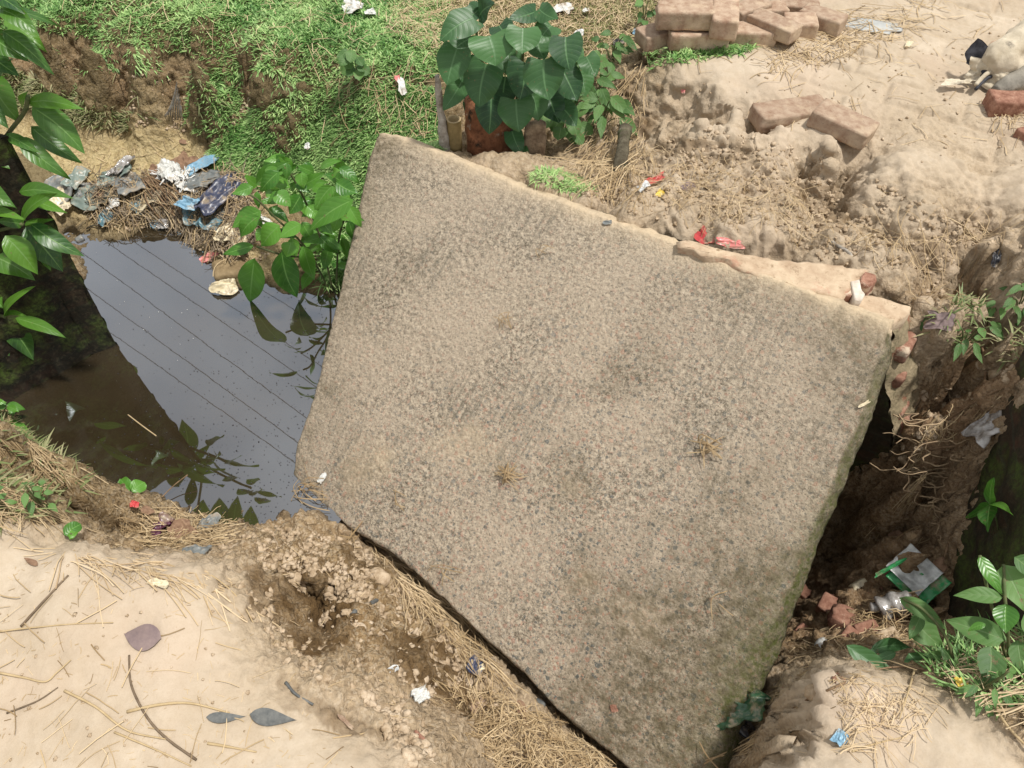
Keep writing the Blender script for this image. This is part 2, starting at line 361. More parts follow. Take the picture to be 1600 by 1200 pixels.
# ------------------------------------------------------------------ ground
# (px, py, z, pale, sand, turf, rough, red)
G = []
def g(pts, pale=0., sand=0., turf=0., rough=.5, red=0.):
    for q in pts: G.append((*at(q[0], q[1], q[2]), pale, sand, turf, rough, red))
def gw(pts, pale=0., sand=0., turf=0., rough=.5, red=0.):
    for q in pts: G.append((*q, pale, sand, turf, rough, red))
# pale trodden path, bottom left
g([(0, 835, .0), (110, 862, .0), (0, 920, .0), (0, 1010, .0), (0, 1200, 0), (-200, 1000, 0), (200, 1000, .0), (100, 1120, .0), (200, 1190, 0), (220, 905, 0), (300, 930, -.01), (340, 1010, -.02), (340, 1110, -.01), (400, 1190, -.01), (470, 1150, -.03), (560, 1195, -.03), (300, 1400, 0), (700, 1500, -.02), (0, 1500, 0)], pale=1, rough=.05)
g([(370, 960, -.06), (395, 1020, -.06), (460, 1085, -.07), (560, 1150, -.08), (640, 1215, -.08), (320, 892, -.06)], pale=.75, rough=.25)
# eroded brown slope down to the slab and the water
g([(400, 880, -.30), (440, 850, -.42), (420, 822, -.52), (350, 830, -.50), (300, 850, -.42), (250, 830, -.48), (190, 850, -.47), (520, 838, -.53), (480, 900, -.32), (420, 930, -.20), (450, 990, -.18)], rough=.8, pale=.1)
g([(500, 965, -.50), (505, 1002, -.36), (450, 930, -.36), (420, 955, -.16), (470, 985, -.24), (560, 965, -.32), (560, 930, -.36), (600, 900, -.48), (560, 870, -.50), (560, 1010, -.26), (620, 960, -.46), (640, 1020, -.40), (690, 980, -.55), (700, 1040, -.48), (720, 1090, -.50), (660, 1050, -.32)], rough=.9)
g([(480, 1045, -.10), (540, 1085, -.12), (600, 1080, -.18), (640, 1120, -.17), (600, 1140, -.12), (680, 1170, -.16), (700, 1200, -.16), (760, 1300, -.15)], rough=.6, pale=.35)
g([(760, 1040, -.55), (820, 1090, -.56), (780, 1120, -.50), (850, 1150, -.52), (760, 1180, -.50), (870, 1195, -.52), (930, 1185, -.58), (960, 1215, -.60), (720, 1130, -.58), (770, 1230, -.5)], rough=.5, pale=.45)
gw([(.30, -.1, -.4), (.1, -.15, -.15), (.55, .05, -.45)], pale=.5, rough=.3)
# pale mound, bottom right
g([(1240, 1150, -.10), (1290, 1065, -.10), (1340, 1050, -.10), (1400, 1085, -.08), (1300, 1120, -.08), (1360, 1130, -.075), (1300, 1170, -.07), (1450, 1130, -.06), (1530, 1180, -.05), (1600, 1200, -.04), (1540, 1120, -.06), (1230, 1200, -.08), (1400, 1190, -.06), (1300, 1300, -.04), (1600, 1400, 0), (1700, 1250, 0)], pale=1, rough=.08)
g([(1210, 1180, -.30), (1190, 1110, -.50), (1160, 1150, -.56), (1200, 1060, -.52), (1260, 1045, -.42), (1150, 1220, -.5)], rough=.8, pale=.2)
g([(1500, 1070, -.14), (1560, 1020, -.18), (1600, 1080, -.06), (1450, 1060, -.18), (1470, 1010, -.34), (1700, 1000, -.02)], rough=.4, turf=.5)
g([(1300, 1000, -.48), (1340, 960, -.52), (1380, 980, -.50), (1260, 1000, -.60), (1300, 925, -.78), (1240, 980, -.74), (1405, 935, -.64), (1420, 980, -.52)], rough=.8, red=.5)
# pit with roots between the walls
g([(1420, 860, -.62), (1450, 800, -.50), (1478, 775, -.46), (1440, 740, -.44), (1480, 700, -.34), (1525, 690, -.27), (1480, 640, -.32), (1520, 620, -.20), (1560, 600, -.10), (1490, 570, -.16), (1580, 570, -.06)], rough=.9, red=.75)
g([(1466, 520, -.06), (1530, 515, -.01), (1590, 505, .03), (1650, 520, .05), (1640, 600, .04), (1700, 700, .02)], rough=.6, pale=.5)
# soil heap behind the slab
g([(900, 300, -.04), (960, 325, -.01), (880, 270, -.10), (950, 260, -.10), (1000, 300, -.03), (1060, 350, .01), (1130, 380, .03), (1080, 300, -.01), (1150, 320, .0), (1000, 225, -.10), (1200, 370, .03), (1280, 400, .05), (1350, 405, .05)], rough=.5, pale=.85)
g([(1400, 430, .03), (1450, 470, .0), (1540, 470, .0), (1500, 420, .01), (1590, 440, .03), (1440, 400, .02), (1360, 370, .0), (1300, 345, -.04), (1260, 320, -.03)], rough=.8, pale=.65)
g([(1230, 280, .02), (1180, 250, .03), (1120, 250, .02), (1090, 210, .03), (1060, 190, .0), (1020, 180, -.04), (1040, 250, -.04), (985, 150, -.02), (975, 200, -.08)], rough=.7, pale=.65)
g([(1300, 250, .08), (1350, 290, .08), (1400, 280, .12), (1450, 310, .12), (1420, 350, .08), (1500, 350, .10), (1550, 380, .08), (1350, 330, .05), (1600, 350, .12), (1480, 390, .04)], rough=.45, pale=.75)
g([(1005, 150, -.12), (1060, 224, -.12), (1115, 240, -.09), (1165, 245, -.06), (1250, 300, -.08), (1300, 328, -.13), (1312, 352, -.08), (1470, 385, -.04), (1530, 400, -.03)], rough=.7, pale=.35)
g([(1130, 285, .06), (1060, 275, .03), (1225, 245, .08), (1195, 215, .09), (1385, 270, .13), (1440, 330, .12), (1100, 190, .10), (1150, 200, .10)], rough=.4, pale=.9)
g([(1530, 276, .06), (1500, 258, .11), (1452, 220, .12)], rough=.2, pale=.7)
# trodden brick path, right
g([(1060, 105, .12), (1120, 130, .12), (1100, 90, .12), (1150, 170, .11), (1200, 130, .12), (1220, 195, .11), (1300, 215, .12), (1400, 240, .14), (1500, 250, .14), (1600, 290, .14), (1600, 150, .14), (1400, 100, .13), (1300, 60, .13), (1500, 30, .13), (1300, 0, .12), (1600, 0, .14), (1900, 200, .14), (1900, 0, .14), (1800, 500, .12)], pale=1, rough=.08)
g([(1050, 75, .10), (1000, 85, .05), (1030, 110, .08)], rough=.5, pale=.3, turf=.3)
# flat grass, top
g([(0, -60, 0), (150, 0, 0), (300, 0, 0), (300, 40, 0), (450, 20, 0), (600, 40, 0), (450, 70, 0), (600, 90, 0), (680, 90, 0), (560, 120, -.03), (200, 40, -.01), (380, 75, -.01), (60, 20, .0)], turf=1, rough=.3)
g([(700, 0, .0), (850, 20, .02), (950, 40, .04), (1000, 10, .06), (800, 60, .0), (920, 90, .0), (900, 0, .03)], pale=.3, turf=.35, rough=.3)
# bank lip and foot
g([(60, 55, -.02), (130, 70, -.02), (200, 78, -.02), (300, 92, -.02), (400, 108, -.03), (470, 125, -.06)], turf=.8, rough=.5)
g([(60, 110, -.26), (130, 140, -.30), (200, 175, -.33), (290, 188, -.34), (340, 180, -.30), (400, 150, -.22)], red=.45, rough=.6)
g([(0, 120, -.25), (50, 150, -.33), (120, 175, -.36), (190, 196, -.37)], turf=.5, rough=.3)
g([(350, 240, -.37), (400, 190, -.27), (480, 160, -.16), (560, 160, -.10), (640, 150, -.06), (450, 240, -.32), (560, 210, -.20), (560, 290, -.34), (420, 285, -.40), (640, 220, -.16), (500, 200, -.24), (330, 225, -.37), (480, 290, -.38), (560, 350, -.42), (520, 440, -.54)], turf=.85, rough=.3)
# sand bed
g([(60, 210, -.39), (100, 235, -.41), (200, 220, -.39), (300, 225, -.38), (330, 255, -.40), (200, 265, -.43), (120, 280, -.45), (280, 270, -.44), (-50, 250, -.42)], sand=1, rough=.12)
g([(100, 310, -.49), (200, 310, -.48), (250, 330, -.50), (300, 300, -.46), (340, 320, -.46), (380, 360, -.48), (400, 410, -.51), (380, 440, -.54), (420, 330, -.45), (120, 345, -.535)], sand=.7, rough=.4)
g([(110, 362, -.56), (200, 375, -.56), (290, 378, -.56), (335, 430, -.57), (345, 470, -.58), (440, 470, -.57), (500, 475, -.57)], sand=.5, rough=.2)
g([(250, 450, -.80), (400, 550, -.85), (300, 650, -.8), (450, 700, -.8), (200, 620, -.75), (200, 750, -.7), (300, 780, -.68), (420, 780, -.66), (480, 600, -.85)], rough=.1)
# soil that meets the slab's edges
def slabrim(f, off, dz, side):
    a, b, o_ = (SA, SB, -SV) if side == 't' else (SD, SCn, SV)
    q = a * (1 - f) + b * f + o_ * off; return (q[0], q[1], slab_z(*(a * (1 - f) + b * f)[:2]) + dz)
for f in np.arange(.12, .60, .045): gw([slabrim(f, .010, -.050, 't'), slabrim(f, .05, -.035, 't')], rough=.2, pale=.55)
for f in (.13, .18, .24, .32, .4, .5, .6, .7, .8, .9, 1.0): gw([slabrim(f, .012, -.050 if f < .45 else -.075, 'b'), slabrim(f, .045, -.012 if f < .45 else -.03, 'b')], rough=.5, pale=.3)
g([(1384, 880, -.92), (1378, 800, -.95), (1373, 740, -.95), (1350, 900, -.9), (1330, 800, -.95), (1350, 700, -.95), (1300, 880, -.9), (1390, 910, -.78)], rough=.3)
g([(1446, 560, -.40), (1456, 600, -.45), (1446, 640, -.50), (1425, 680, -.55)], rough=.6, red=.5)
p = WP + WD * .05 - WNn * .2; gw([(p[0], p[1], -.16)], red=.3)
g([(1408, 850, -.68), (1406, 790, -.56), (1410, 745, -.48), (1425, 700, -.36), (1450, 640, -.28)], rough=.8, red=.7)
for px_, py_, dz_ in ((1575, 700, .1), (1560, 790, .1), (1590, 820, .12), (1520, 860, .1), (1580, 900, .08), (1500, 920, .08), (1545, 930, .06)):
    p = atP(px_, py_, Q1, QN); gw([(*(p + QN * .05)[:2], p[2] - dz_ - .15), (*(p + QN * .13)[:2], p[2] - dz_ - .12)], rough=.4, red=.5)
g([(150, 800, -.62), (135, 828, -.57), (170, 790, -.65)], rough=.3)
g([(1520, 975, -.55), (1590, 990, -.36), (1500, 1020, -.30), (1640, 1100, -.03), (1560, 1100, -.06), (1590, 1150, -.02)], rough=.3)
# near left bank
g([(-60, 640, -.06), (0, 660, -.08), (50, 700, -.10), (100, 755, -.14), (60, 780, -.08), (0, 760, -.03), (-100, 760, 0)], turf=.4, rough=.5)
# stump area
g([(690, 235, -.14), (740, 262, -.14), (800, 262, -.12), (850, 250, -.12), (720, 180, -.08)], turf=.3, rough=.5)
# hidden: under the slab, in front of and behind the walls
gw([(-.3, 1.6, -.85), (0, 1.3, -.85), (.3, 1.0, -.85), (.5, .75, -.85), (0, .8, -.75), (.25, .5, -.72), (-.35, 2.0, -.75), (.1, 1.75, -.8), (-.5, 1.5, -.85)], rough=.3)
for t in (-1.5, -1.2, -.9, -.6, -.3, -.05):
    p = WP + WD * t; gw([(*(p + WNn * .05)[:2], -.72), (*(p + WNn * .13)[:2], -.82)], rough=.2); gw([(*(p - WNn * (WT + .03))[:2], -.03 if t < -1.1 else .02)], rough=.4, pale=.4)
for t, zz in ((.08, -.85), (.2, -.82), (.3, -.78)):
    p = WP + WD * t; gw([(*(p + WNn * .05)[:2], zz)], rough=.3)
for t in (-.15, 0.0):
    p = Q1 + QE * t; gw([(*(p + QN * .10)[:2], -.68)], rough=.3); gw([(*(p - QN * .17)[:2], -.04)], rough=.3, pale=.4)
p = Q2 + QE * .05; gw([(*(p - QN * .1)[:2], .02)], pale=.4)
# left wall: low water side, high land side
gw([(-1.75, 1.75, -.7), (-2.0, 1.9, -.6), (-1.75, 2.2, -.50), (-2.4, 2.3, -.1), (-2.2, 1.2, -.05), (-2.6, 3.2, -.05), (-1.35, 1.2, -.65), (-1.5, 1.4, -.7), (-1.2, 1.0, -.55), (-1.0, .9, -.35)], rough=.3)
G = np.array(G)
def axis(lo, hi, st, far):
    a = list(np.arange(lo, hi + st / 2, st)); s = st; x = a[-1]
    out = []
    while x < far: s *= 1.22; x += s; out.append(x)
    s = st; x = lo; neg = []
    while x > -far: s *= 1.22; x -= s; neg.append(x)
    return np.array(neg[::-1] + a + out)
GX = axis(-2.2, 2.45, .0058, 45); GY = axis(-.1, 3.7, .0058, 45)
XX, YY = np.meshgrid(GX, GY, indexing='ij')
def rbf(vals, x, y, ctr):
    D = np.hypot(ctr[:, 0][:, None] - ctr[:, 0], ctr[:, 1][:, None] - ctr[:, 1]); n = len(ctr)
    A = np.block([[D + np.eye(n) * -1e-3, np.ones((n, 1))], [np.ones((1, n)), np.zeros((1, 1))]])
    wts = np.linalg.solve(A, np.vstack([vals, np.zeros((1, vals.shape[1]))]))
    out = np.empty((x.size, vals.shape[1])); xf = x.ravel(); yf = y.ravel()
    for i in range(0, x.size, 60000):
        d = np.hypot(xf[i:i + 60000, None] - ctr[:, 0], yf[i:i + 60000, None] - ctr[:, 1]); out[i:i + 60000] = d @ wts[:-1] + wts[-1]
    return out.reshape(*x.shape, -1)
far_blend = np.clip((np.maximum(np.maximum(-2.3 - XX, XX - 2.5), np.maximum(-.15 - YY, YY - 3.75))) / 1.5, 0, 1)
# warp the lookup so zone borders wander instead of running straight between control points
P3 = np.stack([XX, YY, XX * 0], -1)
wx = .035 * fbm(P3, 7, 3, 50) + .012 * fbm(P3, 30, 2, 51); wy = .035 * fbm(P3, 7, 3, 60) + .012 * fbm(P3, 30, 2, 61)
H5 = rbf(G[:, 2:8], XX + wx, YY + wy, G[:, :2])
HZ0 = rbf(G[:, 2:3], XX + wx * .35, YY + wy * .35, G[:, :2])[..., 0]
HZ = HZ0 * (1 - far_blend) + .06 * far_blend
PALE, SAND, TURF, ROUGH, RED = [np.clip(H5[..., k], 0, 1) for k in (1, 2, 3, 4, 5)]
ROUGH = ROUGH * (1 - far_blend) + .1 * far_blend
TURF = np.clip(TURF * (1 - far_blend) + far_blend * (XX < 1.2), 0, 1)
PALE = np.clip(PALE * (1 - far_blend) + far_blend * (XX >= 1.2) * .9, 0, 1)
# clods and crumbs
f1, id1 = worley2(XX * 14 + fbm(P3, 9, 2, 3), YY * 14 + fbm(P3, 9, 2, 4), 1); f2, id2 = worley2(XX * 36, YY * 36, 2)
lump = np.clip(.62 - f1, 0, 1) * (id1 > .35) * 1.0; crumb = np.clip(.5 - f2, 0, 1) * (id2 > .45)
P3 = np.stack([XX, YY, HZ * 1.0], -1); big = fbm(P3, 4.5, 3, 11); med = fbm(P3, 16, 5, 12, .62); f4, id4 = worley2(XX * 20 + .5 * fbm(P3, 18, 3, 16), YY * 20 + .5 * fbm(P3, 18, 3, 17), 18); f5, id5 = worley2(XX * 48, YY * 48, 19); chunk = (id4 - .5) * .030 + (id5 - .5) * .014 - .02 * np.clip(f4 - .45, 0, 1); rid = 1 - np.abs(fbm(P3, 9, 4, 13)) * 2
DISP = ROUGH * (.016 * fbm(P3, 85, 2, 26) + chunk * np.clip(.6 + 1.4 * fbm(P3, 5, 2, 23), 0, 1.4) + .018 * lump * (.4 + id1) + .030 * crumb + .03 * big + .045 * med + .026 * rid * (rid > .3) + .030 * fbm(P3, 60, 3, 14) + .028 * np.clip(fbm(P3, 34, 2, 15), 0, 1)) + .006 * big + .0035 * med
# shallow joints of the buried paving on the right, drying cracks on the left path
ca, sa_ = math.cos(R(28)), math.sin(R(28)); bu = (XX * ca - YY * sa_) / .255; bv = (XX * sa_ + YY * ca) / .135
bu2 = bu + .5 * (np.floor(bv) % 2); ju = np.minimum(bu2 % 1, 1 - bu2 % 1) * .255; jv = np.minimum(bv % 1, 1 - bv % 1) * .135
joint = np.exp(-(np.minimum(ju, jv) / .011) ** 2); pathR = np.clip((XX - .75) * 4, 0, 1) * PALE * np.clip((fbm(P3, 2.6, 2, 30) + .35) * 2, 0, 1)
tilt = (_h(np.floor(bu2).astype(int), np.floor(bv).astype(int), np.zeros(XX.shape, int), 4) - .5) * .012
DISP += pathR * (-.012 * joint + tilt * (1 - joint))
f3, _ = worley2(XX * 5 + .4 * fbm(P3, 6, 3, 40), YY * 5 + .4 * fbm(P3, 6, 3, 41), 8)
DISP += .011 * PALE * fbm(P3, 5.5, 3, 44) + .004 * PALE * fbm(P3, 17, 2, 45)
DISP += -.006 * np.clip(f3 - .62, 0, 1) * PALE
gx = np.gradient(HZ, GX, axis=0); gy = np.gradient(HZ, GY, axis=1); nn = np.sqrt(gx ** 2 + gy ** 2 + 1)
steep = np.clip(nn - 1.25, 0, 1)
DISP = DISP * (1 - .6 * np.clip(steep * 1.5, 0, 1)) + steep * .016 * (1 - 2 * np.abs(fbm(P3, 14, 4, 24, .6))) + steep * .024 * fbm(P3, 45, 3, 25) + steep * .016 * fbm(np.stack([XX, YY, HZ], -1), 22, 4, 21) + steep * .02 * fbm(np.stack([XX, YY, HZ * .5], -1), 9, 3, 22)
inslab = inpoly(*[np.asarray(a) for a in ((XX - SA[0]), (YY - SA[1]))], [(c[0] - SA[0], c[1] - SA[1]) for c in (SA, SB, SCn, SD)])
scx, scy = (SA[0] + SCn[0]) / 2, (SA[1] + SCn[1]) / 2
nearslab = inpoly(XX - scx, YY - scy, [((c[0] - scx) * 1.07, (c[1] - scy) * 1.07) for c in (SA, SB, SCn, SD)])
DISP = np.where(nearslab & (XX + YY > .9), np.clip(DISP, -.02, .003), DISP)
lim = slab_z(XX, YY) - .085 - .02
HZ = np.where(inslab, np.minimum(HZ, lim), HZ); DISP = np.where(inslab & (HZ > lim - .06), np.minimum(DISP, 0), DISP)
def soft_z(x, y): return bil(HFIN, x, y)
HFIN = HZ + DISP / nn
def bil(A, x, y):
    i = np.clip(np.searchsorted(GX, x) - 1, 0, len(GX) - 2); j = np.clip(np.searchsorted(GY, y) - 1, 0, len(GY) - 2)
    fx = np.clip((x - GX[i]) / (GX[i + 1] - GX[i]), 0, 1); fy = np.clip((y - GY[j]) / (GY[j + 1] - GY[j]), 0, 1)
    return A[i, j] * (1 - fx) * (1 - fy) + A[i + 1, j] * fx * (1 - fy) + A[i, j + 1] * (1 - fx) * fy + A[i + 1, j + 1] * fx * fy
def hgt(x, y): return bil(HFIN, x, y)
def gnorm(x, y):
    e = .012; return unit([-(hgt(x + e, y) - hgt(x - e, y)) / (2 * e), -(hgt(x, y + e) - hgt(x, y - e)) / (2 * e), 1])
def atG(px, py):
    """where the sight line through this pixel meets the ground"""
    r = ray(px, py); r = r / np.linalg.norm(r); t = np.arange(.9, 7, .004); P = CAMP + r * t[:, None]
    k = np.argmax(P[:, 2] < hgt(P[:, 0], P[:, 1])); return P[max(k, 1)]
VG = np.stack([XX - gx / nn * DISP, YY - gy / nn * DISP, HZ + DISP / nn], -1).reshape(-1, 3)
WET = np.clip((WZ + .035 - VG[:, 2]) / .04, 0, 1) * .8
ppx, ppy = proj(VG)
WET = WET * (VG[:, 0] < -.55); WET = np.maximum(WET, .6 * inpoly(ppx, ppy, [(0, 230), (70, 250), (100, 300), (60, 380), (0, 380)]))
DAMP_SHADE = np.zeros(len(VG))
for pl_, a_ in (([(390, 890), (500, 870), (560, 930), (545, 1010), (470, 1010), (400, 950)], .62), ([(570, 1000), (690, 980), (760, 1060), (720, 1120), (640, 1070)], .5), ([(520, 840), (620, 880), (600, 930), (540, 900)], .4), ([(440, 1040), (520, 1090), (600, 1130), (560, 1150), (440, 1090)], .3), ([(1225, 280), (1320, 285), (1325, 360), (1250, 350)], .4), ([(1025, 205), (1180, 225), (1180, 255), (1030, 250)], .35), ([(965, 110), (1040, 120), (1030, 200), (975, 230)], .35), ([(1420, 355), (1560, 375), (1560, 420), (1430, 400)], .3), ([(900, 235), (990, 210), (1000, 270), (920, 280)], .3)):  # moist slope patches first, then bank crevices with shade painted into the colour
    mk = inpoly(ppx + 30 * fbm(VG, 9, 3, 140), ppy + 30 * fbm(VG, 9, 3, 141), pl_); DAMP_SHADE = np.maximum(DAMP_SHADE, 1.9 * a_ * mk * np.clip(.6 + fbm(VG, 16, 3, 142), 0, 1.3))
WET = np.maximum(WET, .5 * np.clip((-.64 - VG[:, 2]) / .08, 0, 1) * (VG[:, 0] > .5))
FG = gridfaces(len(GX), len(GY))[:, ::-1]
# the trodden path on the right is a structure of its own; same soil, so the border is only the wandering edge of the trodden zone
fc = VG[FG[:, 0]]; pathmask = ((PALE.reshape(-1)[FG[:, 0]] > .72) & (fc[:, 0] > .7) & (fc[:, 2] > .06))
pathL = ((PALE.reshape(-1)[FG[:, 0]] > .72) & (fc[:, 0] < .2) & (fc[:, 1] < 1.2))
AT = dict(pale=PALE.ravel(), sand=SAND.ravel(), turf=TURF.ravel(), red=RED.ravel(), wet=WET, damp_shade=np.clip(DAMP_SHADE, 0, 1))
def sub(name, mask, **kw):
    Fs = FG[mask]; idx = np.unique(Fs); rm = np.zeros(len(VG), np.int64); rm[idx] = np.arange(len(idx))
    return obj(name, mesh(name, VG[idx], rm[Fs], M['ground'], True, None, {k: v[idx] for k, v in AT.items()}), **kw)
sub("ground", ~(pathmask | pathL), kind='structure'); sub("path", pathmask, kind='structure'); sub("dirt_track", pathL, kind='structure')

# ------------------------------------------------------------------ water
m = Mat("ditch_water", .03, .5)
wn = m.noise(7, 3, .5, .3)
mud = m.mix(m.ramp(m.noise(2.2, 3), (.35, 0), (.7, 1)), (.028, .020, .010), (.048, .035, .019))
spk = m.ramp(m.voro(140), (.05, 1), (.11, 0)); spk = m.math('MULTIPLY', spk, m.ramp(m.noise(5, 3), (.47, 0), (.56, .8)))
m.col(m.mix(spk, mud, (.02, .016, .01))); m.b.inputs["IOR"].default_value = 1.33
gl = m.N.new("ShaderNodeBsdfGlossy"); gl.inputs[0].default_value = (.79, .87, 1, 1); gl.inputs[1].default_value = .015
fr = m.N.new("ShaderNodeFresnel"); fr.inputs[0].default_value = 1.62
bp = m.N.new("ShaderNodeBump"); bp.inputs["Distance"].default_value = .0002; bp.inputs["Strength"].default_value = .4; m.lk(wn, bp.inputs["Height"])
for q in (gl, fr): m.lk(bp.outputs[0], q.inputs["Normal"])
ms = m.N.new("ShaderNodeMixShader"); fac = m.math('MULTIPLY', m.math('MULTIPLY', fr.outputs[0], 3.9), m.math('SUBTRACT', 1.0, m.math('MULTIPLY', spk, .75)))
m.lk(fac, ms.inputs[0]); m.lk(m.b.outputs[0], ms.inputs[1]); m.lk(gl.outputs[0], ms.inputs[2]); m.lk(ms.outputs[0], m.N["Material Output"].inputs[0])
M['water'] = m.m
wv = [(-2.3, .55, WZ), (-.8, .85, WZ), (-.60, 1.02, WZ), (-.48, 1.24, WZ), (-.2, 2.0, WZ), (-.5, 2.75, WZ), (-2.3, 2.75, WZ)]
obj("water", mesh("water", wv, [tuple(range(7))], M['water'], False), kind='structure')

# ------------------------------------------------------------------ the tilted concrete slab
def polyl(pts, n):
    P = np.array([slabpt(*p) for p in pts]); d = np.r_[0, np.cumsum(np.linalg.norm(np.diff(P, axis=0), axis=1))]; d /= d[-1]
    t = np.linspace(0, 1, n); return np.stack([np.interp(t, d, P[:, k]) for k in range(3)], -1)
nu, nv = 260, 220
top = polyl([(592, 207), (640, 217), (700, 241), (800, 284), (900, 322), (1000, 358), (1100, 396), (1200, 430), (1300, 468), (1392, 503)], nu)
bot = polyl([(458, 742), (500, 784), (540, 820), (600, 856), (640, 886), (700, 942), (760, 1000), (820, 1052), (870, 1108), (930, 1158), (985, 1203), (1084, 1294)], nu)
lef = polyl([(592, 207), (575, 252), (560, 325), (524, 480), (490, 620), (464, 695), (458, 742)], nv)
rig = polyl([(1392, 503), (1340, 655), (1262, 838), (1211, 975), (1162, 1090), (1122, 1200), (1084, 1294)], nv)
s = np.linspace(0, 1, nu)[:, None, None]; t = np.linspace(0, 1, nv)[None, :, None]
S0 = (1 - t) * top[:, None] + t * bot[:, None] + (1 - s) * lef[None] + s * rig[None] - ((1 - s) * (1 - t) * top[0] + s * (1 - t) * top[-1] + (1 - s) * t * bot[0] + s * t * bot[-1])
loc = S0 - SA; LU = loc @ SU; LV = loc @ SV
edge_d = np.minimum(np.minimum(s[..., 0] * 1.75, (1 - s[..., 0]) * 1.75), np.minimum(t[..., 0] * 1.3, (1 - t[..., 0]) * 1.3))
PL = np.stack([LU, LV, LU * 0], -1)
edge_n = fbm(PL, 22, 4, 70); rad = .012 + .006 * fbm(PL, 9, 2, 71)
rad = rad * .6
drop = np.clip(1 - edge_d / rad, 0, 1) ** 2 * rad * .6 + np.clip(1 - edge_d / .04, 0, 1) * .005 * np.clip(edge_n, 0, 1) * 2
relief = .0016 * fbm(PL, 40, 3, 72) + .003 * fbm(PL, 6, 3, 73) - .012 * np.clip(fbm(PL, 11, 2, 74) - .62, 0, 1)
outw = (edge_d < 1e-6) * .007
LZ = relief - drop
# ragged outline: push the rim in and out a little in the slab's own plane
cen = np.array([LU.mean(), LV.mean()]); dirc = np.stack([LU - cen[0], LV - cen[1]], -1); dirc /= np.linalg.norm(dirc, axis=-1)[..., None] + 1e-9
rag = np.exp(-edge_d / .03) * (.0045 * edge_n + .003 * fbm(PL, 70, 2, 75))
TU = LU + dirc[..., 0] * rag; TV = LV + dirc[..., 1] * rag
TH = .062
Vt = np.stack([TU, TV, LZ], -1).reshape(-1, 3); Ft = gridfaces(nu, nv)
rim = [i * nv for i in range(nu)] + [(nu - 1) * nv + j for j in range(1, nv)] + [i * nv + nv - 1 for i in range(nu - 2, -1, -1)] + [j for j in range(nv - 2, 0, -1)]
rv = Vt[rim]; rings = [rv]; nR = 7
for k in range(1, nR + 1):
    f = k / nR; q = rv.copy(); q[:, 2] = rv[:, 2] * (1 - f) - TH * f
    cc = q[:, :2] - cen; cc /= np.linalg.norm(cc, axis=1)[:, None]
    bul = .006 * math.sin(f * math.pi) + .009 * fbm(np.c_[q[:, :2], q[:, 2] * 2], 30, 3, 77) - .010 * max(0, f - .7)
    q[:, :2] += cc * np.reshape(bul, (-1, 1)) * (1 if k < nR else .3)
    rsr = np.array([r_ // nv for r_ in rim]) / (nu - 1); rtr = np.array([r_ % nv for r_ in rim]) / (nv - 1)
    q[:, 0] += .034 * f * np.clip((rsr - .985) / .015, 0, 1) * np.clip(rtr * 20, 0, 1); q[:, 1] -= .016 * min(1, f * 2) * (rtr < .001); rings.append(q)
Vs = [Vt]; Fs = [Ft]; n0 = len(Vt); nr = len(rim); prev = np.array(rim)
for k in range(1, nR + 1):
    cur = np.arange(nr) + n0 + (k - 1) * nr; Vs.append(rings[k]); Fs.append(np.stack([prev, np.roll(prev, -1), np.roll(cur, -1), cur], -1)); prev = cur
nb = n0 + nR * nr; Vs.append([[cen[0], cen[1], -TH]])
Fs.append(np.stack([prev, np.roll(prev, -1), np.full(nr, nb), np.full(nr, nb)], -1)[:, :4])
V = np.concatenate(Vs); allF = [tuple(f) for a in Fs[:-1] for f in a] + [(a, b, nb) for a, b in zip(prev, np.roll(prev, -1))]
# orientation: local frame u,v,n may be left handed -> flip
Wl, Hl = 1.75, 1.3
U_, V_ = V[:, 0], V[:, 1]; nz1 = fbm(V, 5, 4, 80); nz2 = fbm(V, 14, 3, 81)
su = np.clip((U_ - np.interp(V_, [0, 1.3], [0, -.02])) / Wl, 0, 1); sv = np.clip(V_ / Hl, 0, 1)
# distance from each side, in metres, measured on the face
gi = np.full(len(V), 0.); 
eL = np.concatenate([(s[..., 0] * 1.75 + t[..., 0] * 0).ravel(), np.zeros(len(V) - nu * nv)])
rs = np.concatenate([np.broadcast_to(s[..., 0], (nu, nv)).ravel(), np.tile(np.array([r_ // nv / (nu - 1) for r_ in rim]), nR), [.5]])
rt = np.concatenate([np.broadcast_to(t[..., 0], (nu, nv)).ravel(), np.tile(np.array([r_ % nv / (nv - 1) for r_ in rim]), nR), [.5]])
side = np.zeros(len(V)); side[nu * nv:] = 1
moss = np.exp(-(1 - rs) / .10) * np.clip(.35 + rt * .8, 0, 1) * (1 + nz1) + np.exp(-rs / .07) * (.75 + nz1) * .8 + .75 * np.exp(-((rs - 0) ** 2 + rt ** 2) / .006) + .6 * np.clip(nz1 * 1.2 + (rs - .70) * 1.5 * (1 - abs(rt - .25)), 0, 1) + .6 * np.clip((rt - .85) * 1.6 + (rs - .75) * 1.4 + nz1 * .5, 0, 1)
moss = moss + .55 * np.clip((rt - .72) * 1.6 + (rs - .62) * 1.8 + nz1 * .8 + nz2 * .5, 0, 1) + .4 * np.clip(nz1 * 1.5 + .3 - rs * 2.2, 0, 1) + .2 * np.clip(nz1 * 1.6 - .15 + (rs - .5) * .9 - (rt - .1), 0, 1)
moss = np.clip(moss, 0, .95); moss = np.where(side > 0, np.where(rs > .98, .9, .5), moss)
green = np.clip(np.exp(-(1 - rs) / .035) * np.clip(rt - .3, 0, 1) * 2.2 * (1 + nz2), 0, .9); green = np.where((side > 0) & (rs > .98), np.clip(.45 + rt, 0, .95), green)
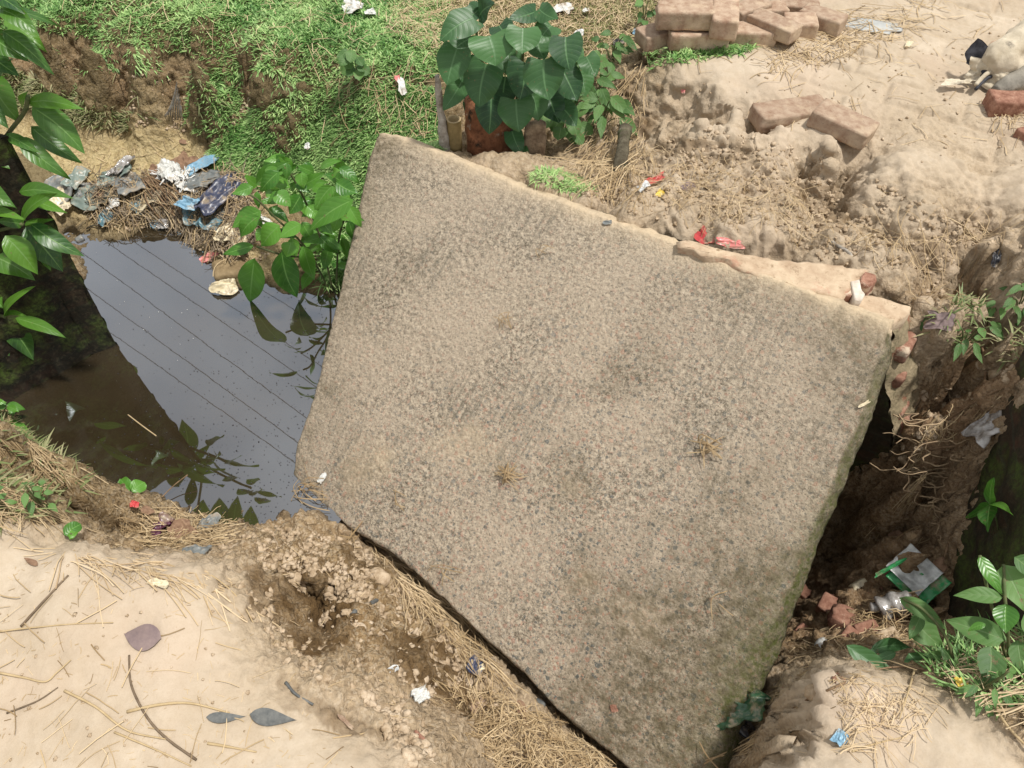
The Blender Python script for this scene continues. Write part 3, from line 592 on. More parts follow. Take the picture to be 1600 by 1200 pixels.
dust = np.clip(np.exp(-rt / .022) * 1.1 + .65 * np.clip(nz1 * 1.4 + .12 - abs(rt - .82) * 1.8 - abs(rs - .35) * 1.2, 0, 1), 0, 1) * np.clip(1.1 - .6 * (rs < .06), 0, 1)
dust = np.where((side > 0), (rt < .02) * .95, dust)
worn = np.clip(.35 + nz1 * .6 + (rt - .45) * .8 + (rs - .5) * .8, 0, 1)
Rm = Matrix(((SU[0], SV[0], SN[0]), (SU[1], SV[1], SN[1]), (SU[2], SV[2], SN[2]))).to_4x4()
if Rm.determinant() < 0:
    pass
me = mesh("concrete_slab", V, allF, M['slab'], True, None, dict(moss=moss, green=green, dust=dust, worn=worn))
slab = obj("concrete_slab", me, label="large square grey concrete slab with pebbly face, tilted over the ditch", cat="concrete slab")
# basis written straight into the vertices so that the object keeps a plain transform
co = V @ np.array([SU, SV, SN]); me.vertices.foreach_set("co", co.astype(np.float32).ravel())
if np.dot(np.cross(SU, SV), SN) < 0: me.flip_normals()
me.update(); slab.location = Vector(SA)
cl = me.attributes.new("lc", 'FLOAT_VECTOR', 'POINT'); cl.data.foreach_set("vector", V.astype(np.float32).ravel())
mt = M['slab']; an = mt.node_tree.nodes.new("ShaderNodeAttribute"); an.attribute_name = "lc"
for lk_ in [l for l in mt.node_tree.links if l.from_node.type == 'TEX_COORD']:
    to = lk_.to_socket; mt.node_tree.links.remove(lk_); mt.node_tree.links.new(an.outputs["Vector"], to)
def slab_at(px, py, h=0.0): return slabpt(px, py) + SN * h

# ------------------------------------------------------------------ shape helpers for small things
def roughbox(L_, W_, H_, seed=0, n=(14, 8, 5), bev=.006, amp=.003, chip=.0):
    """a brick-like block: subdivided box with rounded, worn edges"""
    V = []; Fc = []
    def face(o, a, b, na, nb_):
        base = len(V)
        for i in range(na + 1):
            for j in range(nb_ + 1): V.append(o + a * (i / na) + b * (j / nb_))
        for i in range(na):
            for j in range(nb_):
                q = base + i * (nb_ + 1) + j; Fc.append((q, q + 1, q + nb_ + 2, q + nb_ + 1))
    X, Y, Z = np.array([L_, 0, 0.]), np.array([0, W_, 0.]), np.array([0, 0, H_]); o = -(X + Y + Z) / 2
    a, b, c = n
    face(o, Y, X, b, a); face(o + Z, X, Y, a, b); face(o, X, Z, a, c); face(o + Y, Z, X, c, a); face(o, Z, Y, c, b); face(o + X, Y, Z, b, c)
    V = np.array(V); key = {}; idx = []
    out = []
    for v in V:
        k = tuple(np.round(v, 5))
        if k not in key: key[k] = len(out); out.append(v)
        idx.append(key[k])
    V = np.array(out); Fc = [tuple(idx[i] for i in f) for f in Fc]
    hd = np.array([L_, W_, H_]) / 2; inner = np.clip(V, -(hd - bev), hd - bev); d = V - inner; ln = np.linalg.norm(d, axis=1)[:, None]
    V = inner + d / np.maximum(ln, 1e-9) * np.minimum(ln, bev)
    nd = fbm(V + seed * 3.1, 28, 4, seed); V = V + V / (np.linalg.norm(V, axis=1)[:, None] + 1e-9) * (nd * amp)[:, None]
    if chip:
        corner = (np.abs(V) / hd).min(axis=1); V *= (1 - chip * np.clip(fbm(V + seed, 12, 2, seed + 3), 0, 1) * np.clip(corner * 2, 0, 1))[:, None]
    return V, Fc
def rotm(yaw=0, pitch=0, roll=0):
    return np.array((Matrix.Rotation(R(yaw), 3, 'Z') @ Matrix.Rotation(R(pitch), 3, 'Y') @ Matrix.Rotation(R(roll), 3, 'X')))
def brick(px, py, z, yaw, label, dims=(.225, .108, .068), pitch=0, roll=0, mat='brick', group=None, seed=0, name="brick", cat="brick", chip=.1):
    """px,py = centre of its top face; z = height of that face"""
    V, Fc = roughbox(*dims, seed=seed, bev=.005, amp=.0045, chip=chip, n=(22, 12, 8)); c = at(px, py, z) - np.array([0, 0, dims[2] / 2])
    return placed(name, V @ rotm(yaw, pitch, roll).T + c, Fc, M[mat], label=label, cat=cat, group=group)
def prism(px_poly, zt, zb, seed=0, n=6, amp=.004):
    """a low block whose top outline is given as pixels at height zt"""
    P = [at(x, y, zt) for x, y in px_poly]; out = []
    for i in range(len(P)):
        for k in range(n): out.append(P[i] + (P[(i + 1) % len(P)] - P[i]) * k / n)
    P = np.array(out); c = P.mean(0); rings = []
    for f in (0, .35, .7, .93): rings.append(c + (P - c) * f + np.array([0, 0, .002 * 0]))
    for f, dz in ((1, -.005), (1.0, -.35 * (zt - zb)), (1.0, -.7 * (zt - zb)), (1.0, -(zt - zb))): rings.append((c + (P - c) * f) + np.array([0, 0, dz]))
    V = np.array(rings); m_ = len(P); V = V + (fbm(V, 25, 3, seed) * amp)[..., None] * np.array([1, 1, 1.]); Fc = [tuple(f) for f in gridfaces(len(rings), m_, True)]
    Fc.append(tuple(range(m_ * (len(rings) - 1), m_ * len(rings)))[::-1]); return V.reshape(-1, 3), Fc
def sheet(c, a, b, h, seed=0, n=22, curl=.0, outline=None, normal=(0, 0, 1), yaw=0, thick=.0012, fold=3.6, rect=False):
    """crumpled film or cloth: a x b metres, folds h high, lying at c"""
    u = np.linspace(-1, 1, n); U, Vv = np.meshgrid(u, u, indexing='ij')
    r = np.sqrt(U ** 2 + Vv ** 2) + 1e-9; sq = np.maximum(np.abs(U), np.abs(Vv)) / r     # square -> disc
    k = 1 + .6 * fbm(np.stack([U / r, Vv / r, U * 0 + seed * 3.7], -1), 1.1, 2, seed, .35)
    q_ = (sq * .35 + .65) if not rect else 1.0; k = k if not rect else 1 + .05 * fbm(np.stack([U, Vv, U * 0 + seed], -1), 2.5, 2, seed); X = U * k * q_; Y = Vv * k * q_
    Pn = np.stack([U, Vv, U * 0 + seed * 1.7], -1); z1 = 1 - np.abs(fbm(Pn, fold / 4, 3, seed)) * 2.2; z2 = fbm(Pn, fold, 2, seed + 1)
    Z = h * (.75 * z1 + .3 * z2) + h * .5; X = X * (1 - .1 * z1); 
    P = np.stack([X * a / 2, Y * b / 2, Z], -1).reshape(-1, 3); P = P @ rotm(yaw).T
    q = Vector(normal).to_track_quat('Z', 'Y').to_matrix(); P = P @ np.array(q).T + np.asarray(c)
    Fc = gridfaces(n, n); 
    nrm = np.array(normal) * thick; V2 = np.concatenate([P, P - nrm]); m_ = n * n
    rimi = [i * n for i in range(n)] + [(n - 1) * n + j for j in range(1, n)] + [i * n + n - 1 for i in range(n - 2, -1, -1)] + [j for j in range(n - 2, 0, -1)]
    F2 = [tuple(f) for f in Fc] + [tuple(x + m_ for x in f[::-1]) for f in Fc]
    F2 += [(rimi[(i + 1) % len(rimi)], rimi[i], rimi[i] + m_, rimi[(i + 1) % len(rimi)] + m_) for i in range(len(rimi))]
    return V2, F2
def scrap(px, py, wpx, hpx, mat, label, cat="plastic scrap", name="plastic_scrap", h=.02, seed=0, yaw=0, lift=.004, group=None, surf='g', fold=3.6, onslab=False):
    c = slab_at(px, py, .003) if onslab else atG(px, py)
    d = c[1] * cp - (c[2] - HC) * sp; a = wpx / F * d; n_ = SN if onslab else gnorm(c[0], c[1]) * .6 + np.array([0, 0, .4]); n_ = unit(n_)
    vd = unit(CAMP - c); b = hpx / F * d / max(.3, abs(vd @ n_)) if hpx else a
    if cat in ('plastic bag', 'litter'): a *= 1.05; b *= 1.05; h *= .8
    else: h *= .65
    V, Fc = sheet(c + n_ * lift, a, b, h, seed, yaw=yaw, normal=n_, fold=fold)
    return placed(name, V, Fc, M[mat], label=label, cat=cat, group=group)
def leaf_mesh(base, tip, width, kind='ovate', nrm=None, bend=.18, fold=.12, wave=.03, seed=0, curlup=0, nl=13, nw=9, notch=0):
    base = np.asarray(base, float); tip = np.asarray(tip, float); T = tip - base; Ln = np.linalg.norm(T); T = T / Ln
    nrm = unit(CAMP - (base + tip) / 2) * .9 + np.array([0, 0, .5]) if nrm is None else np.asarray(nrm, float)
    nrm = nrm - T * (nrm @ T); nrm = unit(nrm); S = np.cross(T, nrm)
    sv = np.linspace(0, 1, nl); cv = np.linspace(-1, 1, nw); Sg, Cg = np.meshgrid(sv, cv, indexing='ij')
    if kind == 'ovate': wf = np.sin(np.pi * Sg ** .78) ** .9 * (1 - .35 * Sg)
    elif kind == 'cordate': wf = np.where(Sg < .30, .80 + .20 * np.sin(Sg / .30 * np.pi / 2), np.cos((Sg - .30) / .70 * np.pi / 2) ** .82)
    elif kind == 'round': wf = np.sqrt(np.clip(1 - (2 * Sg - 1) ** 2, 0, 1))
    elif kind == 'lance': wf = np.sin(np.pi * Sg ** .65) ** 1.1
    elif kind == 'obovate': wf = np.sin(np.pi * Sg ** 1.5) ** .85
    else: wf = np.sin(np.pi * Sg)
    wf = wf / wf.max(); wf = wf + 0.012 * (wf > .02) * np.sin(Sg * 60 + Cg) * (kind == 'cordate')
    al = Sg.copy()
    if kind == 'cordate': al = Sg - .16 * (1 - Sg) ** 3 * np.abs(Cg) ** 1.3 * np.sin(np.pi * np.clip(np.abs(Cg), 0, 1) * .75)
    if notch: wf = wf * (1 - notch * np.exp(-((Sg - .8) / .1) ** 2) * (Cg > 0))
    x = Cg * wf * width / 2; rr = np.random.default_rng(seed)
    z = -bend * Ln * (al - .0) ** 2 + bend * Ln * al * .6 + fold * np.abs(x) * (1 - curlup) + wave * width * np.sin(Sg * 9 + rr.uniform(0, 6) + np.sign(Cg) * 1.2) * np.abs(Cg) ** 2
    z = z + rr.uniform(-.05, .05) * Ln * np.sin(al * 4) * Cg
    lat = rr.uniform(-.06, .06) * Ln * np.sin(al * np.pi)
    P = base + (al * Ln)[..., None] * T + (x + lat)[..., None] * S + z[..., None] * nrm
    uv = np.stack([Cg * .5 + .5, Sg], -1).reshape(-1, 2)
    return P.reshape(-1, 3), gridfaces(nl, nw), uv
def leaf(root, base, tip, width, mat, kind='ovate', seed=0, petiole=None, **kw):
    lr = np.random.default_rng(seed + 9000); kw['bend'] = kw.get('bend', .18) * lr.uniform(.3, 2.3); kw['fold'] = kw.get('fold', .12) * lr.uniform(.4, 2.0); kw['wave'] = kw.get('wave', .03) * lr.uniform(.6, 2.6)
    V, Fc, uv = leaf_mesh(base, tip, width, kind, seed=seed, **kw)
    return placed("leaf", V, Fc, M[mat], parent=root, uv=uv)
def ribbon(P, w, up=None):
    P = np.asarray(P, float); n = len(P); T = np.gradient(P, axis=0); up = np.array([0, 0, 1.]) if up is None else up
    S = np.cross(T, up); S /= np.linalg.norm(S, axis=1)[:, None] + 1e-9; ww = w * np.array([1.0 if 0 < i < n - 1 else .5 for i in range(n)])[:, None] / 2
    V = np.stack([P - S * ww, P + np.array(up) * w * .25, P + S * ww], 1).reshape(-1, 3); return V, gridfaces(n, 3)

# ------------------------------------------------------------------ brick abutment wall behind the slab
def wallpt(px, py, back=0.0): return atP(px, py, WP - WNn * back, WNn)
frontpx = [(1393, 506), (1391, 545), (1386, 575), (1383, 600), (1390, 640), (1396, 672), (1390, 705), (1377, 735), (1376, 780), (1385, 825), (1391, 872)]
backpx = [(1424, 478), (1432, 520), (1442, 560), (1449, 590), (1444, 625), (1434, 655), (1413, 690), (1394, 722), (1392, 775), (1395, 825), (1399, 872)]
ab = empty("brick_wall", [*(WP - WD * .7)[:2], -.9], "old brick abutment wall holding up the raised edge of the slab, broken end showing", "brick wall")
fr_ = np.array([wallpt(*p) for p in frontpx]); bk_ = np.array([wallpt(*p, back=WT) for p in backpx])
def dens(A, k=8):
    return np.array([A[i] + (A[i + 1] - A[i]) * j / k for i in range(len(A) - 1) for j in range(k)] + [A[-1]])
fr_, bk_ = dens(fr_), dens(bk_)
fr_ = np.vstack([fr_, fr_[-1] + [0, 0, -.25]]); bk_ = np.vstack([bk_, bk_[-1] + [0, 0, -.25]])
# front face, running back under the slab
nc = 60; Vf = []
for i, p in enumerate(fr_):
    q0 = WP - WD * 1.45; q0 = np.array([q0[0], q0[1], min(p[2], slab_z(q0[0], q0[1]) - .09)])
    for j in range(nc):
        f = j / (nc - 1); q = p * (1 - f) + q0 * f; zl = slab_z(q[0], q[1]) - .075
        if i == 0: q[2] = min(q[2], zl)
        else: q[2] = min(p[2], zl - .01 * i)
        Vf.append(q)
Vf = np.array(Vf); nrm_ = fbm(Vf, 13, 4, 90) * .012 + fbm(Vf, 50, 3, 91) * .004
uvw = np.c_[(Vf - WP) @ WD, Vf[:, 2]]
Vf = Vf + WNn * nrm_[:, None]
placed("wall_face", Vf, gridfaces(len(fr_), nc), M['wall'], parent=ab, uv=uvw)
ne = 9; Ve = np.array([[a * (1 - k / (ne - 1)) + b * k / (ne - 1) for k in range(ne)] for a, b in zip(fr_, bk_)]).reshape(-1, 3)
Ve = Ve + WD * (fbm(Ve, 16, 4, 93) * .028 + fbm(Ve, 55, 3, 94) * .007)[:, None]
placed("broken_end", Ve, gridfaces(len(fr_), ne), M['plaster'], parent=ab)
Vb = np.array([[p * (1 - j / 9) + np.array([*(WP - WD * 1.45 - WNn * WT)[:2], min(p[2], -.05)]) * j / 9 for j in range(10)] for p in bk_]).reshape(-1, 3)
placed("wall_back", Vb, gridfaces(len(bk_), 10), M['plaster'], parent=ab)
V, Fc = prism([(1060, 372), (1140, 391), (1230, 406), (1310, 416), (1356, 425), (1336, 443), (1318, 466), (1250, 450), (1150, 413), (1060, 384)], .084, -.03, 3, n=12, amp=.012); placed("mortar_cap", V, Fc, M['mortar'], parent=ab)
V, Fc = prism([(1352, 424), (1370, 428), (1372, 436), (1361, 446), (1344, 441), (1346, 430)], .088, .035, 5, amp=.005); placed("brick", V, Fc, M['redbrick'], parent=ab)
V, Fc = prism([(1322, 444), (1336, 441), (1341, 452), (1330, 462), (1316, 460)], .080, .035, 6, amp=.004); placed("brick", V, Fc, M['redbrick'], parent=ab)
V, Fc = prism([(1330, 438), (1342, 437), (1352, 460), (1346, 470), (1336, 468)], .088, .03, 8, amp=.006); placed("mortar_joint", V, Fc, m_simple("pale_mortar", (.5, .42, .34), (.68, .62, .54), 40, .9, .004), parent=ab)
V, Fc = prism([(1300, 462), (1362, 462), (1400, 470), (1424, 479), (1422, 490), (1396, 506), (1350, 497), (1290, 476)], .052, -.08, 9, amp=.006); placed("lower_course", V, Fc, M['mortar'], parent=ab)
# a few bricks showing on the broken end
for k, (px, py) in enumerate([(1411, 585), (1418, 545), (1407, 640), (1412, 660), (1384, 745), (1385, 800)]):
    c = wallpt(px, py, WT * .5) + WD * .012; V, Fc = roughbox(.05, .09, .055, seed=k + 40, n=(5, 8, 6), bev=.012, amp=.01); a_ = math.degrees(math.atan2(WD[1], WD[0]))
    placed("brick", V @ rotm(a_).T + c - WD * .027, Fc, M['redbrick'], parent=ab)

# ------------------------------------------------------------------ right wall, mossy
rw = empty("brick_wall", [*(Q1)[:2], -.9], "dark mossy brick wall at the right edge, beyond the gap filled with roots", "brick wall")
edge = curve_pts([Q2, Q2 * .72 + Q1 * .28 + QE * .01, Q2 * .5 + Q1 * .5 - QE * .015, Q2 * .25 + Q1 * .75 + QE * .03, Q1, Q1 - np.array([0, 0, .3])], 9)
V = []
for p in edge:
    for j in range(70):
        q = p - QE * (j * .013); V.append(q)
V = np.array(V); uvw = np.c_[(V - Q1) @ QE, V[:, 2]]
V2 = V + QN[None] * (fbm(V, 12, 4, 95) * .022 + fbm(V, 45, 3, 96) * .005)[:, None]
placed("wall_face", V2, gridfaces(len(edge), 70), M['wall'], parent=rw, uv=uvw)
V = np.array([[p - QN * (k * .009) + QN * .006 * k * (k < 3) + QE * .03 * fbm(np.array([[*p * 18 + k]]), 1, 3, 97)[0] for k in range(7)] for p in edge]).reshape(-1, 3)
placed("broken_end", V, gridfaces(len(edge), 7), m_simple("reddish_earth_mortar", (.16, .085, .045), (.36, .22, .13), 30, .95, .012), parent=rw)
V = []
for j in range(40):
    for k in range(7):
        q = Q2 - QE * (j * .034) - QN * (k * .022); V.append(q + np.array([0, 0, .006 * math.sin(j * .9 + k)]))
placed("wall_top", np.array(V), gridfaces(40, 7), M['mortar'], parent=rw)

# ------------------------------------------------------------------ left wall
lw = empty("brick_wall", at(150, 560, -.55), "black moss covered culvert wall standing in the water on the left", "brick wall")
b0 = at(176, 546, WZ); t0 = atY(12, 212, b0[1] + .06); b1 = at(138, 556, WZ); t1 = atY(-35, 235, b1[1] + .03)
sdir = unit([b0[0] - b1[0], b0[1] - b1[1], 0]); away = np.array([-1.25, .35, 0]) ; near = unit([-.55, -.62, 0])
def panel(name, a0, a1, c0, c1, na=30, nb_=16, off=None, amp=.014, mat='wall_wet', seed=0, uvs=1):
    V = np.array([[(a0 * (1 - i / na) + a1 * i / na) * (1 - j / nb_) + (c0 * (1 - i / na) + c1 * i / na) * j / nb_ for j in range(nb_ + 1)] for i in range(na + 1)]).reshape(-1, 3)
    n_ = unit(np.cross(a1 - a0, c0 - a0)); V = V + n_ * (amp * fbm(V, 14, 4, seed) + amp * .4 * fbm(V, 50, 3, seed + 1))[:, None]
    uvw_ = np.array([[j / nb_ * np.linalg.norm(c0 - a0), i / na * np.linalg.norm(a1 - a0)] for i in range(na + 1) for j in range(nb_ + 1)])
    placed(name, V, gridfaces(na + 1, nb_ + 1), M[mat], parent=lw, uv=uvw_)
dn = np.array([0, 0, -.35])
panel("wall_end", b0 + dn, t0, b1 + dn, t1, 60, 14, seed=101, amp=.006)
n1_, n1t = b1 + near * .75 + np.array([-.05, 0, 0]), t1 + near * .75 + np.array([-.1, 0, -.02])
panel("wall_face", b1 + dn, t1, n1_ + dn, n1t, 60, 50, seed=103, amp=.03)
panel("wall_face", b0 + dn, t0, b0 + dn + np.array([-1.3, .55, 0]), t0 + np.array([-1.3, .55, 0]), 60, 40, seed=105, amp=.02)
panel("wall_top", t0, t1, t0 + np.array([-1.3, .55, 0]), n1t + np.array([-1.1, .5, 0]), 20, 40, seed=107, amp=.01)
V, Fc = tube(curve_pts([at(78, 438, -.36), at(100, 475, -.42), at(128, 525, -.5), at(142, 550, -.56)], 6), [.022, .018, .02, .016, .018] * 4 if False else .02, 8, 4, .6); V += np.array([-.02, -.02, 0])

# ------------------------------------------------------------------ overhead cables (seen only as reflections in the water)
cables = [((130, 396), (400, 595)), ((185, 391), (475, 591)), ((220, 385), (500, 571)), ((135, 450), (390, 636)), ((166, 515), (287, 600)), ((365, 425), (510, 516))]
for k, (p1, p2) in enumerate(cables):
    ends = []
    for p in (p1, p2):
        W = at(*p, WZ); r = ray(*p); r = np.array([r[0], r[1], -r[2]]); Hh = 6.6 + .12 * k; ends.append(W + r * ((Hh - WZ) / r[2]))
    a, b = ends; d = unit(b - a); c = (a + b) / 2; P = [c + d * s_ + np.array([0, 0, .0012 * s_ * s_ - .0]) for s_ in np.linspace(-22, 22, 45)]
    V, Fc = tube(P, .0055, 6); placed("overhead_cable", V, Fc, M['cable'], label="thin dark cable mirrored in the water, %s" % ["starting at the broad leaf on the left wall", "through the middle of the pool", "running below the trash heap", "low on the left near the black wall", "lowest and shortest of the mirrored lines", "closest to the leafy shrub by the slab"][k], cat="cable", group="overhead cables mirrored in the water")

# ------------------------------------------------------------------ bricks
gp = "bricks in the loose pile"
bl = [
 (1072, 9, .262, -3, "dusty brick lying long side forward, upper layer at the left end of the pile", (.205, .100, .068), 1),
 (1135, 13, .262, 80, "brick pointing at the viewer with crumbled top, upper layer of the pile", (.170, .095, .075), 2),
 (1092, 43, .188, 3, "rounded grey-edged brick at the front of the pile, under the two upper bricks", (.220, .105, .062), 3),
 (1024, 45, .170, 24, "half buried brick at the far left foot of the pile", (.12, .09, .055), 4),
 (1178, 42, .185, -4, "dusty brick at the front middle of the pile, right of the dark gap", (.165, .09, .066), 5),
 (1212, 30, .212, -46, "brick lying aslant with its pale top sloping right, middle of the pile", (.190, .085, .050), 6),
 (1174, 6, .205, 30, "bright reddish brick behind the upper bricks of the pile", (.15, .08, .070), 7),
 (1210, 8, .190, 5, "flat pinkish brick at the back of the pile", (.10, .08, .050), 8),
 (1253, 28, .188, -6, "brick on the right side of the pile with a squared front face", (.120, .10, .066), 9),
 (1288, 19, .188, -36, "rightmost brick of the pile, next to the straw", (.165, .085, .064), 10),
 (1250, 4, .165, -12, "thin red brick edge at the back right of the pile", (.15, .07, .045), 11),
]
for px, py, z, yaw, lab, dm, sd_ in bl: brick(px, py, z, yaw, lab, dm, group=gp, seed=sd_, pitch=random.uniform(-2, 2))
brick(1322, 182, .138, -38, "single pale brick lying flat on the lip of the eroded path", (.20, .12, .058), seed=12, roll=-4, pitch=5)
brick(1238, 166, .110, 12, "reddish brick sunk in the edge of the path, left of the single pale brick", (.26, .11, .06), seed=13, chip=.2)
brick(1594, 150, .185, -4, "dark red brick in front of the sackcloth bundle at the right edge", (.18, .08, .062), seed=14, mat='redbrick')
brick(1624, 203, .150, 20, "small red brick corner at the right edge below the bundle", (.12, .07, .05), seed=15, mat='redbrick')

# ------------------------------------------------------------------ sackcloth bundle at the right edge
bz = .14; bnd = empty("sack_bundle", at(1570, 140, bz), "crumpled off-white sack bundle with a dark mouth lying on the path", "sack")
P = [at(1530, 128, bz) + [0, 0, .055], at(1560, 118, bz) + [0, 0, .075], at(1600, 105, bz) + [0, 0, .09], at(1660, 95, bz) + [0, 0, .09], at(1700, 92, bz) + [0, 0, .05]]
cpts = curve_pts(P, 12); rd = np.interp(np.linspace(0, 1, len(cpts)), [0, .1, .35, .7, 1], [.030, .052, .070, .080, .03])
V, Fc = tube(cpts, rd, 40); V = np.asarray(V); cc = np.repeat(cpts, 40, 0); dd = V - cc
k = 1 + .22 * (1 - 3 * np.abs(fbm(V * [1, .6, 1], 12, 3, 120))) + .10 * fbm(V, 34, 3, 121); V = cc + dd * k[:, None]; V[:, 2] = np.maximum(V[:, 2], bz - .004)
placed("sack_body", V, Fc, M['cloth'], parent=bnd)
lowc = curve_pts([p + np.array([.02, -.075, -.045]) for p in P], 12); V, Fc = tube(lowc, rd * .62, 36); cc = np.repeat(lowc, 36, 0); V = cc + (V - cc) * (1 + .16 * fbm(V, 12, 3, 122) + .12 * np.sin(V[:, 0] * 95)[:] * .5)[:, None]; V[:, 2] = np.maximum(V[:, 2], bz - .004)
placed("sack_fold", V, Fc, M['cloth_grey'], parent=bnd)
c0 = at(1522, 118, bz) + [0, 0, .06]; V, Fc = sheet(c0, .10, .085, .012, 31, normal=(-.75, -.5, .45)); placed("sack_mouth", V, Fc, M['lining'], parent=bnd)
V, Fc = sheet(c0 + [.012, -.04, -.035], .14, .07, .02, 33, normal=(-.6, -.6, .5)); placed("sack_rim", V, Fc, M['cloth'], parent=bnd)
hemp = [at(1520, 141, bz) + [0, 0, .02], at(1534, 133, bz) + [0, 0, .045], at(1552, 122, bz) + [0, -.01, .03], at(1566, 121, bz) + [0, -.01, .05], at(1582, 106, bz) + [0, -.03, .045], at(1600, 101, bz) + [0, -.03, .06], at(1630, 98, bz) + [0, -.04, .05]]
V, Fc = tube(curve_pts(hemp, 8), .0075, 8, 3, .5); placed("sack_hem", V, Fc, M['cloth'], parent=bnd)
V, Fc = tube(curve_pts([p + np.array([0, -.012, -.010]) for p in hemp], 8), .006, 8, 4, .4); placed("sack_seam", V, Fc, M['lining'], parent=bnd)
V, Fc = sheet(at(1496, 135, bz) + [0, 0, .006], .10, .035, .012, 32, normal=(0, 0, 1), yaw=-5); placed("loose_tail", V, Fc, M['cloth'], parent=bnd)

# ------------------------------------------------------------------ stump, posts
def rooted(name, pts, rad, mat, label, cat, ns=14, rough=.3, seed=0, group=None):
    V, Fc = tube(curve_pts(pts, 7), np.interp(np.linspace(0, 1, (len(pts) - 1) * 7 + 1), np.linspace(0, 1, len(rad)), rad), ns, seed, rough); return placed(name, V, Fc, M[mat], label=label, cat=cat, group=group)
YS = at(760, 262, -.16)[1]
st = empty("tree_stump", atY(770, 262, YS), "red rotten tree stump under the heart-leaved plant", "tree stump")
V, Fc = tube(curve_pts([atY(778, 290, YS), atY(772, 240, YS), atY(762, 195, YS + .01), atY(752, 160, YS + .02), atY(750, 148, YS + .02)], 8), np.interp(np.linspace(0, 1, 33), [0, .4, .8, 1], [.105, .088, .062, .03]), 40, 5, .0)
V = np.asarray(V); cc = V.reshape(-1, 40, 3).mean(1).repeat(40, 0); V = cc + (V - cc) * (1 + .28 * fbm(V * [1, 1, .25], 34, 4, 131) + .15 * fbm(V, 9, 2, 132))[:, None]
placed("trunk", V, Fc, M['redwood'], parent=st)
V, Fc = tube(curve_pts([atY(800, 262, YS - .03), atY(806, 235, YS - .03), atY(795, 205, YS - .02)], 6), .028, 12, 7, .5); placed("root_flare", V, Fc, M['bark'], parent=st)
YB = YS - .05
bp_ = empty("bamboo_post", atY(712, 250, YB), "short hollow bamboo post between the bleached stick and the stump", "bamboo post")
th = np.linspace(0, 2 * np.pi, 24, endpoint=False); lo, hi = atY(712, 262, YB), atY(709, 186, YB); rO, rI = .026, .019
ringsV = []
for f, r_ in [(0, rO), (.45, rO), (.47, rO * 1.07), (.49, rO), (.98, rO), (1, rO * .98), (1, rI), (.75, rI), (.74, .001)]:
    c = lo + (hi - lo) * f; ringsV.append(np.stack([c[0] + r_ * np.cos(th), c[1] + r_ * np.sin(th), c[2] + 0 * th], -1))
V = np.array(ringsV); placed("culm", V[:6].reshape(-1, 3), gridfaces(6, 24, True), M['bamboo'], parent=bp_)
placed("cut_rim", V[5:8].reshape(-1, 3), gridfaces(3, 24, True), M['bamboo_cut'], parent=bp_); placed("hollow", V[7:9].reshape(-1, 3), gridfaces(2, 24, True), M['lining'], parent=bp_)
rooted("wooden_stick", [atY(696, 240, YB - .02), atY(692, 200, YB - .01), atY(687, 160, YB), atY(683, 118, YB)], [.016, .017, .013, .012, .009], 'bleached', "bleached whitish upright stick left of the bamboo post", "stick", 12, .5, 3)
rooted("wooden_peg", [atG(968, 272) + [0, 0, -.03], atG(968, 262) + [0, -.01, .05], atG(972, 235) + [0, 0, .09]], [.030, .028, .024, .022], 'bark', "short greyish wooden peg leaning in the soil heap right of the plant", "wooden peg", 12, .3, 9)
V, Fc = roughbox(.075, .028, .20, 50, (10, 4, 18), .006, .012, .1); placed("concrete_shard", V @ rotm(8, 4, -6).T + atY(834, 232, YS - .06), Fc, m_simple("brown_shard", (.13, .085, .055), (.36, .27, .18), 45, .95, .008), label="upright brown broken concrete shard beside the stump", cat="concrete shard")
V, Fc = roughbox(.10, .07, .05, 51, (10, 8, 6), .012, .015, .1); placed("stone", V @ rotm(30).T + atY(822, 268, YS - .1), Fc, M['clod'], label="lump of dry earth at the foot of the concrete shard", cat="stone")

# ------------------------------------------------------------------ plants
def plant(name, root_pos, label, cat, group=None): return empty(name, root_pos, label, cat, group)
def px_leaf(root, Y, b, t, wpx, mat, kind, seed, dy=0.0, **kw):
    Pb, Pt = atY(*b, Y + dy), atY(*t, Y + dy + kw.pop('tipdy', -.03)); d = Pb[1] * cp - (Pb[2] - HC) * sp
    return leaf(root, Pb, Pt, wpx / F * d * 1.18, mat, kind, seed, **kw)
# heart-leaved plant behind the slab
hp = plant("leafy_plant", atY(782, 268, YS + .03), "tall plant with big dark heart-shaped leaves growing over the red stump", "plant")
HL = [((765, 56), (774, 101), 64, -.10), ((818, 44), (816, 84), 48, -.10), ((740, 28), (688, 60), 40, -.06), ((748, 30), (766, 6), 34, .02), ((714, 76), (698, 133), 44, -.08), ((760, 100), (748, 168), 52, -.08), ((850, 93), (858, 157), 56, -.11),
      ((884, 58), (890, 108), 46, -.09), ((822, 98), (812, 156), 50, -.06), ((806, 155), (811, 206), 50, -.08), ((768, 150), (764, 210), 42, -.05), ((724, 122), (692, 172), 30, -.02), ((880, 110), (902, 158), 40, -.05), ((916, 88), (930, 118), 30, -.03),
      ((838, 18), (798, 26), 26, .0), ((842, 14), (872, 30), 26, .0), ((830, 140), (842, 188), 40, -.02), ((858, 150), (874, 192), 36, .0), ((790, 120), (786, 170), 40, .02), ((735, 85), (722, 128), 36, .02), ((862, 40), (842, 66), 34, -.02),
      ((800, 205), (816, 240), 26, -.06), ((812, 232), (820, 262), 22, -.08), ((885, 70), (912, 92), 28, .03), ((780, 40), (796, 62), 34, .04), ((735, 60), (700, 88), 30, .03), ((840, 60), (850, 92), 34, .03), ((875, 165), (900, 196), 30, -.02), ((752, 12), (728, 32), 26, .05), ((792, 78), (796, 120), 38, .04), ((745, 150), (738, 190), 30, .05), ((905, 108), (915, 150), 32, .03)]
